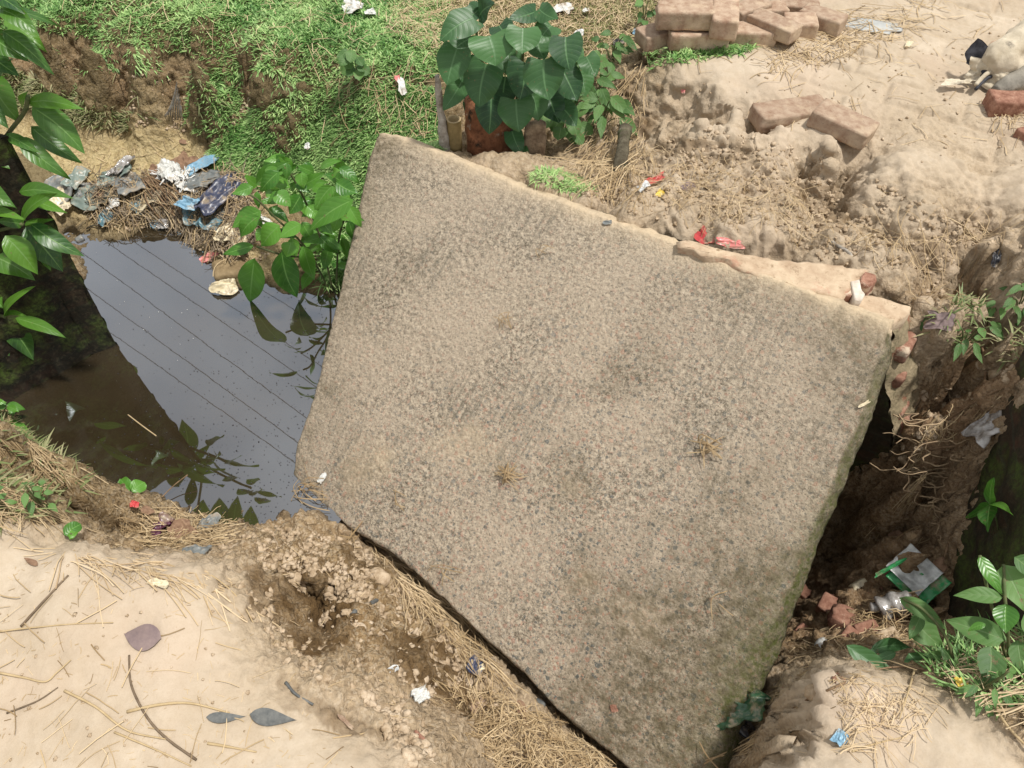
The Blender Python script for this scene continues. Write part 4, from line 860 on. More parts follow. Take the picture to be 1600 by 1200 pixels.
for k, (b, t_, wd, dy) in enumerate(HL):
    px_leaf(hp, YS, b, t_, wd, 'leaf_heart', 'cordate', 200 + k, dy, bend=.16, fold=.10, tipdy=-.07)
for k, pts in enumerate([[(782, 268), (780, 200), (768, 120), (765, 56)], [(786, 268), (800, 190), (815, 110), (818, 44)], [(790, 268), (830, 200), (856, 140), (850, 93)], [(786, 260), (745, 170), (725, 120), (716, 76)], [(800, 150), (835, 100), (868, 70), (884, 58)], [(780, 180), (752, 90), (741, 28)]]):
    V, Fc = tube(curve_pts([atY(*p, YS + .0) for p in pts], 6), .0045, 7, k); placed("stem", V, Fc, M['stem'], parent=hp)
# low weeds right of it
def weed(label, centre, n, spread, wpx, lpx, seed, mat='leaf_weed', kind='ovate', name="weed", ground=True, group="low weeds around the stump"):
    rr = random.Random(seed); c = atG(*centre); r_ = plant(name, c, label, "plant", group); d = c[1] * cp - (c[2] - HC) * sp; S_ = 1 / F * d
    for k in range(n):
        a = rr.uniform(0, 6.28); rad_ = spread * S_ * rr.uniform(.1, 1); h = rr.uniform(.03, .13); b = c + np.array([math.cos(a) * rad_, math.sin(a) * rad_ * .6, h * (1 - .3 * rad_)])
        t_ = b + np.array([math.cos(a) * .8, math.sin(a) * .8 - .35, -.25 + rr.uniform(-.2, .3)]) * lpx * S_ * rr.uniform(.7, 1.15)
        leaf(r_, b, t_, wpx * S_ * rr.uniform(.8, 1.2), mat, kind, seed * 50 + k, bend=.2, nl=8, nw=5)
        if k % 2 == 0:
            V, Fc = tube(curve_pts([c + [0, 0, -.01], (c + b) / 2 + [0, 0, h * .2], b], 4), .0022, 5); placed("stem", V, Fc, M['stem'], parent=r_)
    return r_
weed("narrow-leaved weed just right of the heart-leaved plant", (925, 165), 22, 34, 13, 34, 1)
weed("soft weed with a drooping pointed leaf, above the hollow in the bank", (942, 195), 16, 26, 17, 36, 2)
weed("lobed weed low beside the concrete shard", (880, 215), 12, 26, 20, 26, 3, kind='round')
weed("yellowish green weed on the top edge of the eroded bank", (955, 100), 16, 26, 11, 24, 4)
weed("tiny weed left of the brick pile", (1005, 40), 12, 16, 10, 20, 5)
weed("weed clump at the back of the heart-leaved plant", (905, 130), 16, 26, 16, 30, 6)
weed("small grey-green rosette in the grass slope", (560, 125), 14, 16, 15, 20, 7, kind='round')

nbg = "weeds on the bank beside the pool"
weed("bright weed at the top of the left bank by the picture edge", (12, 665), 14, 26, 12, 28, 11, mat='leaf_shrub', group=nbg)
weed("small grey-green weed hanging over the pool edge of the left bank", (100, 712), 10, 18, 11, 20, 12, group=nbg)
weed("weed low on the left bank next to the track", (75, 800), 12, 26, 9, 24, 13, group=nbg)
weed("pale weed at the lower left corner of the left bank", (12, 800), 10, 20, 10, 24, 14, group=nbg)
weed("feathery weed on the right bank above the pit", (1545, 515), 16, 40, 8, 26, 15, group="weeds on the right bank")
weed("low weed right beside the broken wall end", (1500, 545), 12, 34, 9, 24, 16, group="weeds on the right bank")
weed("leafy weed at the right edge above the mossy wall", (1588, 490), 14, 34, 9, 28, 17, group="weeds on the right bank")
weed("dusty weed tucked behind the pale mound", (1520, 1085), 12, 36, 10, 34, 18, group="weeds on the right bank")
# shrub by the slab's left edge, over the water
YH = atG(520, 460)[1] - .02; YH = min(max(YH, 1.9), 2.3)
sh = plant("leafy_shrub", atY(515, 450, YH), "bright green leafy shrub overhanging the water at the slab's left edge", "shrub")
SL = [((398, 404), (386, 482), 40, -.04), ((396, 384), (346, 396), 20, -.10), ((408, 330), (362, 356), 28, -.08), ((404, 338), (370, 372), 26, -.12), ((395, 292), (362, 303), 18, -.05), ((436, 268), (402, 300), 24, -.05), ((400, 288), (450, 252), 20, .0), ((410, 262), (445, 240), 18, .05),
      ((552, 312), (480, 360), 34, -.12), ((440, 392), (466, 468), 40, .0), ((474, 384), (492, 441), 24, -.04), ((545, 322), (566, 356), 20, -.08), ((437, 352), (404, 386), 34, -.10), ((470, 350), (436, 372), 22, -.12), ((500, 342), (520, 366), 18, -.12), ((455, 378), (447, 402), 24, -.12), ((525, 285), (560, 302), 26, -.04),
      ((520, 290), (492, 330), 24, -.06), ((470, 290), (505, 268), 22, .02), ((530, 262), (562, 285), 18, .04), ((500, 262), (530, 250), 14, .06), ((430, 300), (455, 322), 26, -.06), ((470, 305), (450, 335), 26, -.04), ((500, 370), (530, 395), 20, .0), ((515, 385), (505, 425), 18, .02), ((535, 370), (548, 410), 14, .04), ((416, 360), (400, 376), 20, .0), ((545, 345), (556, 380), 16, .06), ((455, 265), (436, 244), 18, .04), ((480, 322), (500, 345), 22, -.08)]
for k, (b, t_, wd, dy) in enumerate(SL): px_leaf(sh, YH, b, t_, wd * .88, 'leaf_shrub', 'ovate', 300 + k, dy, bend=.22, fold=.14)
rr = random.Random(5); nL = 0
poly = [(385, 290), (430, 245), (500, 255), (566, 262), (566, 330), (545, 430), (510, 440), (480, 420), (430, 380), (395, 360)]
while nL < 74:
    x, y = rr.uniform(370, 566), rr.uniform(242, 440)
    if not inpoly(np.array(x), np.array(y), poly): continue
    a = rr.uniform(0, 6.28); l_ = rr.uniform(20, 40); px_leaf(sh, YH, (x, y), (x + math.cos(a) * l_, y + math.sin(a) * l_ * .7 + 8), rr.uniform(10, 19), 'leaf_shrub', 'ovate', 340 + nL, rr.uniform(-.04, .2), bend=.25, nl=9, nw=7); nL += 1
for k, pts in enumerate([[(515, 455), (480, 390), (430, 340), (400, 310), (380, 300)], [(520, 455), (500, 370), (470, 300), (450, 265)], [(525, 455), (530, 370), (545, 320), (540, 280)], [(480, 390), (430, 355), (400, 340)], [(500, 400), (450, 400), (400, 385)]]):
    V, Fc = tube(curve_pts([atY(*p, YH + .02) for p in pts], 6), .004, 7, k); placed("branch", V, Fc, M['stem'], parent=sh)

# young tree on the left wall; its upper leaves hang above the frame and are mirrored in the water
yt = plant("young_tree", atY(-60, 330, 2.0), "young tree with long glossy leaves growing on the dark wall at the left edge", "young tree")
def tl(Y, L_):
    for b, t_, wd in L_:
        tl.k += 1; px_leaf(yt, Y, b, t_, wd * 1.04, 'leaf_tree', 'ovate', 400 + tl.k, random.uniform(-.05, .05), bend=.2, fold=.12, tipdy=-.05)
tl.k = 0
tl(1.95, [((0, 14), (56, 50), 26), ((8, 14), (90, 38), 14), ((8, 30), (70, 76), 26), ((4, 48), (82, 112), 24), ((-25, 50), (40, 90), 30), ((-30, 68), (30, 118), 30), ((-20, 112), (32, 192), 36), ((44, 160), (124, 166), 20), ((50, 167), (133, 240), 34), ((48, 198), (127, 252), 24), ((30, 214), (109, 276), 25), ((38, 172), (36, 145), 12), ((-35, 160), (10, 196), 26), ((10, 210), (60, 236), 16), ((-30, 225), (14, 262), 26), ((-20, -12), (34, 16), 22), ((-10, 120), (10, 90), 20)])
tl(1.80, [((34, 346), (74, 302), 25), ((36, 350), (-6, 344), 16), ((40, 347), (80, 341), 13), ((-30, 325), (38, 342), 14), ((40, 354), (99, 425), 38), ((48, 350), (130, 397), 26), ((8, 368), (60, 429), 32), ((-22, 396), (54, 437), 32), ((30, 300), (106, 305), 18), ((52, 312), (98, 327), 16), ((-12, 420), (12, 486), 32), ((-30, 290), (20, 320), 26), ((70, 400), (78, 420), 10)])
tl(1.70, [((7, 492), (31, 450), 16), ((4, 500), (54, 565), 28), ((24, 497), (101, 526), 17), ((6, 494), (33, 490), 9), ((-25, 505), (15, 562), 28), ((-10, 545), (5, 575), 14), ((-20, 455), (4, 480), 20)])
def mir(wx_, wy_, t):                       # a point up along the mirrored sight line through this spot on the water
    W = at(wx_, wy_, WZ); r = ray(wx_, wy_); return W + np.array([r[0], r[1], -r[2]]) * t
for k, (b, t_, wd, tt) in enumerate([((262, 700), (247, 652), 20, 1.05), ((292, 716), (284, 654), 32, 1.1), ((290, 730), (330, 692), 16, 1.12), ((294, 790), (302, 742), 18, 1.2), ((272, 730), (262, 690), 24, 1.1), ((312, 830), (318, 780), 34, 1.42), ((346, 830), (342, 776), 34, 1.45), ((366, 832), (372, 774), 26, 1.44), ((388, 840), (392, 790), 28, 1.46), ((330, 850), (300, 800), 34, 1.4), ((280, 760), (262, 720), 30, 1.15), ((212, 590), (200, 567), 12, .85), ((200, 590), (192, 570), 10, .85)]):
    Pb, Pt = mir(*b, tt), mir(*t_, tt + .02); W = at(*b, WZ); d = W[1] * cp - (W[2] - HC) * sp
    leaf(yt, Pb, Pt, wd / F * (d + tt) * 1.0, 'leaf_tree', 'ovate', 460 + k, nrm=unit(CAMP * [1, 1, -1] - Pb + [0, 0, 2 * WZ]) , bend=.05, fold=.05)
for k, P in enumerate([[atY(-60, 330, 2.0), atY(-20, 260, 1.97), atY(12, 210, 1.95), atY(38, 175, 1.95), atY(44, 150, 1.95)], [atY(-60, 330, 2.0), atY(-40, 120, 1.97), atY(-20, 50, 1.96), atY(4, 20, 1.95)], [atY(-60, 380, 1.95), atY(-20, 365, 1.82), atY(36, 350, 1.8)], [atY(-60, 500, 1.8), atY(-20, 490, 1.72), atY(8, 495, 1.7)], [atY(-40, 120, 1.97), mir(300, 860, 1.5), mir(312, 830, 1.42), mir(390, 840, 1.46)]]):
    V, Fc = tube(curve_pts(P, 6), .006, 8, k, .1); placed("branch", V, Fc, M['stem'], parent=yt)

# weeds bottom right
rp = plant("leafy_weed", at(1575, 1020, -.12), "weed with broad pale green leaves and one bright folded leaf at the lower right edge", "plant")
RL = [((1530, 868), (1568, 930), 22, .12, 'leaf_shrub'), ((1568, 882), (1606, 958), 46, .10, 'leaf_weed'), ((1566, 934), (1490, 930), 26, .10, 'leaf_weed'), ((1572, 944), (1572, 990), 36, .08, 'leaf_shrub'), ((1570, 1000), (1478, 968), 44, .02, 'leaf_weed'), ((1548, 1010), (1540, 1075), 40, -.04, 'leaf_weed'), ((1600, 960), (1640, 1000), 40, .05, 'leaf_weed'), ((1590, 1000), (1600, 1060), 30, -.02, 'leaf_weed'), ((1540, 975), (1512, 986), 12, .06, 'leaf_shrub'), ((1585, 870), (1625, 900), 30, .14, 'leaf_weed')]
for k, (b, t_, wd, z, mt_) in enumerate(RL):
    Pb, Pt = at(*b, z), at(*t_, z - .02); d = Pb[1] * cp - (Pb[2] - HC) * sp; leaf(rp, Pb, Pt, wd / F * d, mt_, 'ovate', 500 + k, bend=.15, fold=.15)
for pts in ([(1575, 1040, -.14), (1560, 985, -.02), (1545, 930, .06), (1531, 868, .12)], [(1575, 1040, -.14), (1575, 990, .02), (1570, 930, .08), (1568, 882, .10)]):
    V, Fc = tube(curve_pts([at(*p) for p in pts], 6), .0035, 7); placed("stem", V, Fc, M['stem'], parent=rp)
rv_ = plant("leafy_weed", at(1470, 1040, -.25), "sprawling weed with long dusty leaves beside the pale mound, under the foil packet", "plant")
for k, (b, t_, wd, z, mt_) in enumerate([((1405, 934), (1482, 985), 26, -.10, 'leaf_weed'), ((1440, 960), (1420, 1000), 20, -.14, 'leaf_weed'), ((1424, 962), (1475, 1012), 44, -.18, 'leaf_weed'), ((1500, 1024), (1438, 1022), 16, -.16, 'leaf_weed'), ((1322, 1008), (1418, 1078), 30, -.20, 'leaf_heart'), ((1360, 1016), (1430, 1010), 22, -.22, 'leaf_heart'), ((1420, 1020), (1466, 1084), 46, -.22, 'leaf_heart'), ((1470, 1010), (1500, 1080), 12, -.14, 'leaf_weed'), ((1400, 1020), (1360, 1036), 14, -.2, 'leaf_heart'), ((1480, 1040), (1520, 1056), 18, -.18, 'leaf_weed')]):
    Pb, Pt = at(*b, z), at(*t_, z - .02); d = Pb[1] * cp - (Pb[2] - HC) * sp; leaf(rv_, Pb, Pt, wd / F * d, mt_, 'ovate', 520 + k, bend=.12, fold=.12)
V, Fc = tube(curve_pts([at(1502, 1080, -.2), at(1480, 1000, -.12), at(1445, 955, -.1), at(1410, 935, -.1)], 6), .0035, 7); placed("stem", V, Fc, M['stem'], parent=rv_)
c_ = atP(1547, 788, Q1 + QN * .05, QN); spg = plant("seedling", atP(1560, 830, Q1 + QN * .01, QN), "small four-leaved seedling sprouting from the dark mossy wall on the right", "seedling")
for k, (t_, wd, nt_) in enumerate([((1552, 746), 25, 0), ((1509, 809), 20, 0), ((1577, 801), 13, 0), ((1541, 829), 30, .5)]):
    Pt = atP(*t_, Q1 + QN * .07, QN); d = Pt[1] * cp - (Pt[2] - HC) * sp; leaf(spg, c_, Pt, wd / F * d, 'leaf_shrub', 'ovate', 540 + k, nrm=unit(QN + [0, 0, .6]), bend=.1, notch=nt_)
V, Fc = tube(curve_pts([atP(1560, 830, Q1, QN), atP(1556, 810, Q1 + QN * .04, QN), c_], 5), .0025, 6); placed("stem", V, Fc, M['stem'], parent=spg)
# leaves at the water's edge, lower left
for lab, ctr, L_ in [("wavy-edged green leaf standing at the water's edge left of the crimson scrap", (165, 815), [((166, 806), (166, 781), 52)]), ("curled green leaf rising from the water above the crimson scrap", (200, 780), [((204, 768), (188, 748), 22), ((206, 768), (226, 752), 24)]), ("green leaf at the edge of the track, lowest of the water-side leaves", (110, 840), [((100, 836), (127, 818), 22), ((108, 842), (120, 822), 14)])]:
    z = -.47 if ctr[1] < 830 else -.1; r_ = plant("broad_leaf_seedling", at(ctr[0], ctr[1] + 8, z - .03), lab, "seedling")
    for k, (b, t_, wd) in enumerate(L_):
        Pb, Pt = at(*b, z + .03), at(*t_, z + .02); d = Pb[1] * cp - (Pb[2] - HC) * sp; leaf(r_, Pb, Pt, wd / F * d, 'leaf_shrub', 'round', 560 + ctr[0] + k, bend=.25, wave=.08)
    V, Fc = tube([at(ctr[0], ctr[1] + 10, z - .06), at(ctr[0] + 1, ctr[1] - 6, z + .03)], .0025, 6); placed("stem", V, Fc, M['stem'], parent=r_)

# ------------------------------------------------------------------ grasses (uncountable)
def scatter(poly, n, seed):
    rr = np.random.default_rng(seed); P = np.array(poly, float); out = []
    lo_, hi_ = P.min(0), P.max(0)
    W_ = np.array([at(x, y, 0)[:2] for x, y in poly]); lo_, hi_ = W_.min(0) - .3, W_.max(0) + .5; tot = 0
    for _ in range(60):
        q = rr.uniform(lo_, hi_, (n, 2)); z = hgt(q[:, 0], q[:, 1]); x, y = proj(np.c_[q, z]); m_ = inpoly(x, y, poly); out.append(np.c_[q, z][m_]); tot += m_.sum()
        if tot >= n: break
    return np.concatenate(out)[:n]
def blades(name, P, length, width, mat, seed=0, lean=.6, kind='stuff', label=None, droop=.6, extra=None, leafy=.5, rndb=0, cat=None):
    rr = np.random.default_rng(seed); n = len(P); a = rr.uniform(0, 2 * np.pi, n); Ln = length * rr.uniform(.45, 1.35, n); el = rr.uniform(.15, 1, n) ** lean
    dx, dy = np.cos(a), np.sin(a); ux = np.sqrt(np.clip(1 - el ** 2, 0, 1)); segs = 4; V = np.empty((n, segs, 2, 3)); wv_ = width * rr.uniform(.6, 1.3, n)
    ek = np.ones((n, 3)) * 0
    for k in range(segs):
        f = k / (segs - 1); h = Ln * (f * el - droop * f * f * .6 * (1.1 - el * .5)); r_ = Ln * f * (ux + .3 * f); wk = wv_ * [.55, 1, .8, .06][k]
        c = P + np.stack([dx * r_, dy * r_, h], -1); sd_ = np.stack([-dy, dx, np.zeros(n)], -1) * (wk / 2)[:, None]; V[:, k, 0] = c - sd_; V[:, k, 1] = c + sd_
    V = V.reshape(-1, 3); b = (np.arange(n) * segs * 2)[:, None, None]; q = np.array([[2 * k, 2 * k + 1, 2 * k + 3, 2 * k + 2] for k in range(segs - 1)])[None]; Fc = (b + q).reshape(-1, 4)
    pr = np.clip(.5 + .35 * rr.standard_normal(n) + .45 * fbm(P, 9, 2, seed + 5) + rndb, 0, 1)
    return obj(name, mesh(name, V, Fc, M[mat], False, None, dict(rnd=np.repeat(pr, segs * 2))), kind=kind, label=label)
A = scatter([(-150, -60), (700, -60), (705, 60), (690, 110), (640, 150), (560, 150), (480, 135), (420, 114), (330, 96), (240, 74), (150, 62), (60, 45), (-100, 55)], 85000, 1)
B = scatter([(330, 235), (395, 170), (470, 140), (580, 140), (685, 140), (690, 235), (640, 300), (566, 380), (520, 320), (440, 300), (380, 290), (330, 262)], 68000, 2)
Cc = scatter([(300, 130), (350, 100), (375, 115), (375, 170), (350, 210), (320, 215), (295, 190)], 4500, 3)
keep = np.clip(fbm(A, 3, 2, 8) + .95, 0, 1) > RNG.uniform(0, 1, len(A)); A = A[keep]
blades("grass", np.concatenate([A, B]), .024, .0055, 'grass', 3, .9)
blades("bank_grass", Cc, .03, .006, 'grass', 5, .7)
lip = scatter([(20, 40), (150, 62), (250, 75), (340, 88), (430, 105), (480, 120), (470, 150), (400, 132), (300, 122), (200, 115), (100, 108), (30, 90)], 6000, 4); kk = fbm(lip, 8, 3, 9) > .12; blades("hanging_grass", lip[kk], .026, .006, 'grass', 6, 2.2, droop=1.3)
ledge = scatter([(0, 105), (40, 120), (110, 135), (150, 160), (205, 180), (205, 205), (150, 200), (90, 180), (30, 165), (-20, 150)], 4200, 7); blades("ledge_grass", ledge, .04, .006, 'grass_bank', 8, .8, rndb=.1)
face = scatter([(60, 90), (450, 130), (330, 200), (200, 180), (90, 130)], 1600, 9); kk = fbm(face, 9, 3, 19) > .12; blades("cliff_grass", face[kk], .05, .005, 'grass_bank', 10, 1.4, droop=1.0)
far = scatter([(560, -60), (1060, -60), (1030, 10), (985, 60), (960, 120), (900, 140), (700, 120), (640, 60)], 17000, 11); blades("dry_lawn", far, .03, .0042, 'grass_dry', 12, 1.0)
hem = scatter([(1000, 70), (1090, 62), (1180, 72), (1170, 84), (1090, 92), (1020, 108), (1000, 98)], 1700, 13); blades("brick_edge_grass", hem, .03, .005, 'grass', 14, 1.0)
nb_ = scatter([(-120, 600), (20, 610), (60, 650), (110, 700), (132, 770), (100, 815), (40, 815), (-120, 820)], 3800, 15); blades("near_bank_grass", nb_, .05, .006, 'grass_bank', 16, .9, rndb=-.1)
rt_ = scatter([(1450, 500), (1520, 455), (1640, 430), (1640, 580), (1560, 560), (1480, 560)], 800, 17); kk = fbm(rt_, 7, 2, 29) > -.02; blades("right_bank_grass", rt_[kk], .05, .006, 'grass_bank', 18, .9)
rb = scatter([(1440, 1040), (1500, 1000), (1640, 980), (1640, 1110), (1540, 1105), (1480, 1080)], 1300, 19); blades("lower_right_grass", rb, .05, .006, 'grass', 20, .9, rndb=-.1)
sl = scatter([(830, 262), (900, 275), (930, 300), (880, 300), (830, 285)], 900, 21); blades("soil_heap_grass", sl, .025, .004, 'grass', 22, 1.0)
sb_ = scatter([(500, 400), (560, 330), (566, 350), (540, 450), (505, 455)], 700, 23); blades("shrub_foot_grass", sb_, .07, .006, 'grass', 24, .8)

# ------------------------------------------------------------------ straw
def strands(name, P, length, width, mat='straw', seed=0, lift=.004, curl=.35, nseg=6, ang=None, jit=.006, surface=None, label=None, kind='stuff', rise=0.0):
    rr = np.random.default_rng(seed); n = len(P); a = rr.uniform(0, 2 * np.pi, n) if ang is None else R(ang) + rr.normal(0, .5, n); Ln = length * rr.uniform(.3, 1.5, n); cu = rr.normal(0, curl * .6, n)
    C_ = np.empty((n, nseg, 3)); x, y = P[:, 0].copy(), P[:, 1].copy(); el = rr.uniform(0, rise, n) if rise else np.zeros(n); hh = np.zeros(n)
    for k in range(nseg):
        z = hgt(x, y) if surface is None else P[:, 2]
        C_[:, k] = np.stack([x, y, z], -1); st_ = Ln / (nseg - 1); x = x + np.cos(a) * st_; y = y + np.sin(a) * st_; a = a + cu / nseg * 2 + rr.normal(0, .05, n)
    # stiff straw: straighten heights between the ends, never below the ground
    f = np.linspace(0, 1, nseg)[None]; zl = C_[:, :1, 2] * (1 - f) + C_[:, -1:, 2] * f; C_[:, :, 2] = np.maximum(C_[:, :, 2], np.minimum(zl, C_[:, :, 2] + .025)) + lift + rr.uniform(0, jit, (n, 1)) + f * Ln[:, None] * el[:, None]
    T = np.gradient(C_, axis=1); S = np.stack([-T[..., 1], T[..., 0], 0 * T[..., 0]], -1); S /= np.linalg.norm(S, axis=-1)[..., None] + 1e-9; w_ = (width * rr.uniform(.5, 1.4, n))[:, None, None]
    V = np.stack([C_ - S * w_ / 2, C_ + np.array([0, 0, 1.]) * w_ * .35, C_ + S * w_ / 2], 2).reshape(-1, 3); b = (np.arange(n) * nseg * 3)[:, None, None]
    q = np.array([[3 * k + j, 3 * k + j + 1, 3 * k + j + 4, 3 * k + j + 3] for k in range(nseg - 1) for j in (0, 1)])[None]; pr = np.clip(rr.normal(.5, .28, n), 0, 1)
    return obj(name, mesh(name, V, (b + q).reshape(-1, 4), M[mat], False, None, dict(rnd=np.repeat(pr, nseg * 3))), kind=kind, label=label)
strands("straw_litter", scatter([(0, 850), (330, 900), (420, 1060), (600, 1200), (300, 1240), (-60, 1240), (-60, 850)], 90, 31), .06, .0019, 'straw', 31, .002, .3)
strands("track_crumbs", scatter([(0, 850), (330, 900), (420, 1060), (600, 1200), (300, 1240), (-60, 1240), (-60, 850)], 350, 131), .014, .0012, 'straw', 131, .0005, .3, 4, jit=.001)
strands("track_edge_straw", scatter([(120, 850), (260, 858), (380, 905), (400, 960), (330, 925), (220, 900), (110, 880)], 220, 32), .12, .0022, 'straw_pale', 32, .004, .3, ang=-25)
strands("heap_straw", scatter([(700, 1080), (780, 1090), (860, 1130), (960, 1190), (980, 1240), (760, 1240), (700, 1160)], 1500, 33), .05, .0017, 'straw', 33, .008, .5, jit=.05)
strands("slab_edge_straw", scatter([(570, 850), (620, 880), (700, 930), (760, 1000), (780, 1060), (730, 1040), (680, 980), (610, 910)], 380, 34), .085, .0018, 'straw', 34, .006, .35, ang=-50, jit=.05)
strands("slope_straw", scatter([(380, 860), (560, 860), (700, 1000), (720, 1160), (560, 1120), (420, 1000)], 150, 35), .045, .0016, 'straw', 35, .004, .3, jit=.01)
strands("soil_heap_straw", scatter([(850, 265), (1000, 240), (1240, 280), (1280, 380), (1150, 380), (1000, 345), (900, 310)], 750, 36), .07, .0015, 'straw', 36, .005, .45, jit=.03)
strands("bank_straw", scatter([(1240, 380), (1600, 360), (1600, 600), (1450, 580), (1430, 450)], 260, 37), .09, .0016, 'straw', 37, .005, .5, jit=.03)
strands("gully_straw", scatter([(930, 120), (1010, 110), (1010, 270), (930, 300), (900, 240)], 420, 38), .11, .0024, 'straw', 38, .006, .3, ang=-120, jit=.03)
strands("lawn_straw", scatter([(640, -40), (1060, -40), (1000, 60), (960, 110), (700, 110), (600, 50)], 2600, 39), .05, .002, 'straw_pale', 39, .010, .4, jit=.015)
strands("brick_pile_straw", scatter([(1200, 60), (1330, 20), (1480, 0), (1420, 60), (1300, 100), (1200, 120)], 420, 40), .08, .0026, 'straw', 40, .003, .4)
strands("path_straw", scatter([(1080, 90), (1600, 0), (1620, 250), (1300, 210), (1180, 160)], 120, 41), .07, .0022, 'straw', 41, .002, .3)
strands("sack_side_straw", scatter([(1540, 170), (1640, 170), (1640, 215), (1560, 205)], 110, 42), .07, .002, 'straw', 42, .004, .4)
strands("mound_straw", scatter([(1260, 1090), (1330, 1050), (1440, 1080), (1460, 1130), (1380, 1180), (1250, 1180)], 240, 43), .05, .0016, 'straw_pale', 43, .003, .4, jit=.01)
strands("mound_side_straw", scatter([(1150, 1060), (1260, 1030), (1330, 1040), (1250, 1100), (1180, 1180), (1130, 1180)], 420, 44), .05, .0017, 'straw', 44, .006, .4, jit=.03)
strands("lower_right_straw", scatter([(1440, 1050), (1640, 980), (1640, 1180), (1500, 1120)], 260, 45), .13, .0022, 'straw_pale', 45, .01, .4, ang=30, jit=.05)
strands("near_bank_straw", scatter([(-60, 640), (30, 650), (110, 720), (132, 780), (80, 820), (-60, 820)], 3000, 46), .07, .0016, 'straw', 46, .01, .6, jit=.05)
strands("trash_fibre", scatter([(110, 290), (250, 270), (390, 280), (420, 380), (360, 420), (290, 370), (130, 350)], 900, 47), .07, .0026, 'straw', 47, .008, .6, jit=.05)
strands("trash_fibre_dark", scatter([(105, 290), (240, 262), (380, 275), (420, 380), (350, 410), (280, 360), (130, 345)], 1500, 147), .05, .003, 'fibre', 147, .01, .8, jit=.05)
strands("white_shreds", scatter([(245, 265), (280, 262), (305, 285), (300, 305), (265, 300), (245, 285)], 420, 148), .035, .004, 'white_fibre', 148, .03, .9, jit=.05)
strands("root_gap_straw", scatter([(1400, 690), (1520, 680), (1520, 800), (1450, 860), (1400, 820)], 600, 149), .05, .002, 'straw', 149, .01, .9, jit=.06)
strands("water_edge_litter", scatter([(170, 800), (260, 800), (350, 820), (360, 860), (240, 860), (150, 860)], 650, 48), .05, .002, 'straw', 48, .006, .6, jit=.03)
strands("sand_litter", scatter([(60, 210), (340, 220), (330, 290), (120, 290)], 200, 49), .03, .002, 'straw', 49, .002, .4)
strands("ditch_straw", scatter([(1200, 1000), (1380, 940), (1440, 980), (1360, 1040), (1200, 1060)], 500, 50), .06, .0022, 'straw', 50, .008, .5, jit=.04)
strands("lawn_dead_stalks", scatter([(60, -40), (640, -40), (650, 110), (420, 100), (100, 50)], 260, 152), .06, .0022, 'straw_pale', 152, .02, .4, jit=.02)
strands("grass_slope_straw", scatter([(420, 120), (690, 120), (690, 230), (560, 230)], 150, 52), .07, .0024, 'straw', 52, .02, .4, jit=.02)
strands("wall_top_straw", scatter([(560, 840), (690, 930), (720, 960), (640, 930)], 40, 53), .16, .002, 'straw_pale', 53, .03, .2, ang=-45, jit=.03)

# ------------------------------------------------------------------ soil clods (uncountable)
def clods(name, poly, n, r0, seed, mat='clod'):
    P = scatter(poly, n, seed); rr = np.random.default_rng(seed); 
    ico = []; t_ = (1 + 5 ** .5) / 2
    base = np.array([(-1, t_, 0), (1, t_, 0), (-1, -t_, 0), (1, -t_, 0), (0, -1, t_), (0, 1, t_), (0, -1, -t_), (0, 1, -t_), (t_, 0, -1), (t_, 0, 1), (-t_, 0, -1), (-t_, 0, 1)]); base /= np.linalg.norm(base[0])
    tri = np.array([(0, 11, 5), (0, 5, 1), (0, 1, 7), (0, 7, 10), (0, 10, 11), (1, 5, 9), (5, 11, 4), (11, 10, 2), (10, 7, 6), (7, 1, 8), (3, 9, 4), (3, 4, 2), (3, 2, 6), (3, 6, 8), (3, 8, 9), (4, 9, 5), (2, 4, 11), (6, 2, 10), (8, 6, 7), (9, 8, 1)])
    v = list(map(tuple, base)); cache = {}; tr2 = []
    def mid(a, b):
        k = (min(a, b), max(a, b))
        if k not in cache: m__ = unit(np.array(v[a]) + np.array(v[b])); cache[k] = len(v); v.append(tuple(m__))
        return cache[k]
    for a, b, c in tri: ab_, bc, ca_ = mid(a, b), mid(b, c), mid(c, a); tr2 += [(a, ab_, ca_), (b, bc, ab_), (c, ca_, bc), (ab_, bc, ca_)]
    v = np.array(v); tr2 = np.array(tr2); n = len(P); r_ = r0 * rr.uniform(.3, 1, n) ** 2 * 1.8 + r0 * .12
    V = v[None] * r_[:, None, None] * np.array([1, 1, .75]) * rr.uniform(.7, 1.3, (n, 1, 3)); V = V * (1 + .45 * rr.uniform(-1, 1, (n, len(v), 1)) * .95) + P[:, None] + np.stack([0 * r_, 0 * r_, r_ * .25], -1)[:, None]
    Fc = (np.arange(n)[:, None, None] * len(v) + tr2[None]).reshape(-1, 3)
    return obj(name, mesh(name, V.reshape(-1, 3), Fc, M[mat], False), kind='stuff')
clods("soil_crumbs", [(340, 850), (440, 820), (560, 850), (700, 980), (760, 1060), (820, 1200), (640, 1200), (560, 1080), (430, 1040), (380, 940)], 5200, .0058, 60)
clods("bank_crumbs", [(930, 260), (1100, 200), (1250, 230), (1600, 380), (1600, 600), (1440, 560), (1380, 430), (1200, 390), (1000, 340), (900, 300)], 3000, .0045, 61)
clods("pit_crumbs", [(1430, 560), (1600, 540), (1500, 800), (1440, 860), (1400, 760)], 900, .008, 62)
clods("trash_crumbs", [(120, 280), (400, 280), (420, 400), (360, 460), (290, 370), (120, 350)], 900, .005, 63)
clods("track_crumbs_soil", [(0, 850), (330, 900), (420, 1060), (600, 1200), (0, 1200)], 80, .002, 64)
clods("path_crumbs", [(1060, 100), (1600, 30), (1600, 300), (1300, 215), (1100, 180)], 220, .0028, 65)
clods("rubble_crumbs", [(1200, 1000), (1380, 900), (1440, 980), (1350, 1050), (1180, 1150)], 160, .006, 66, 'redbrick')
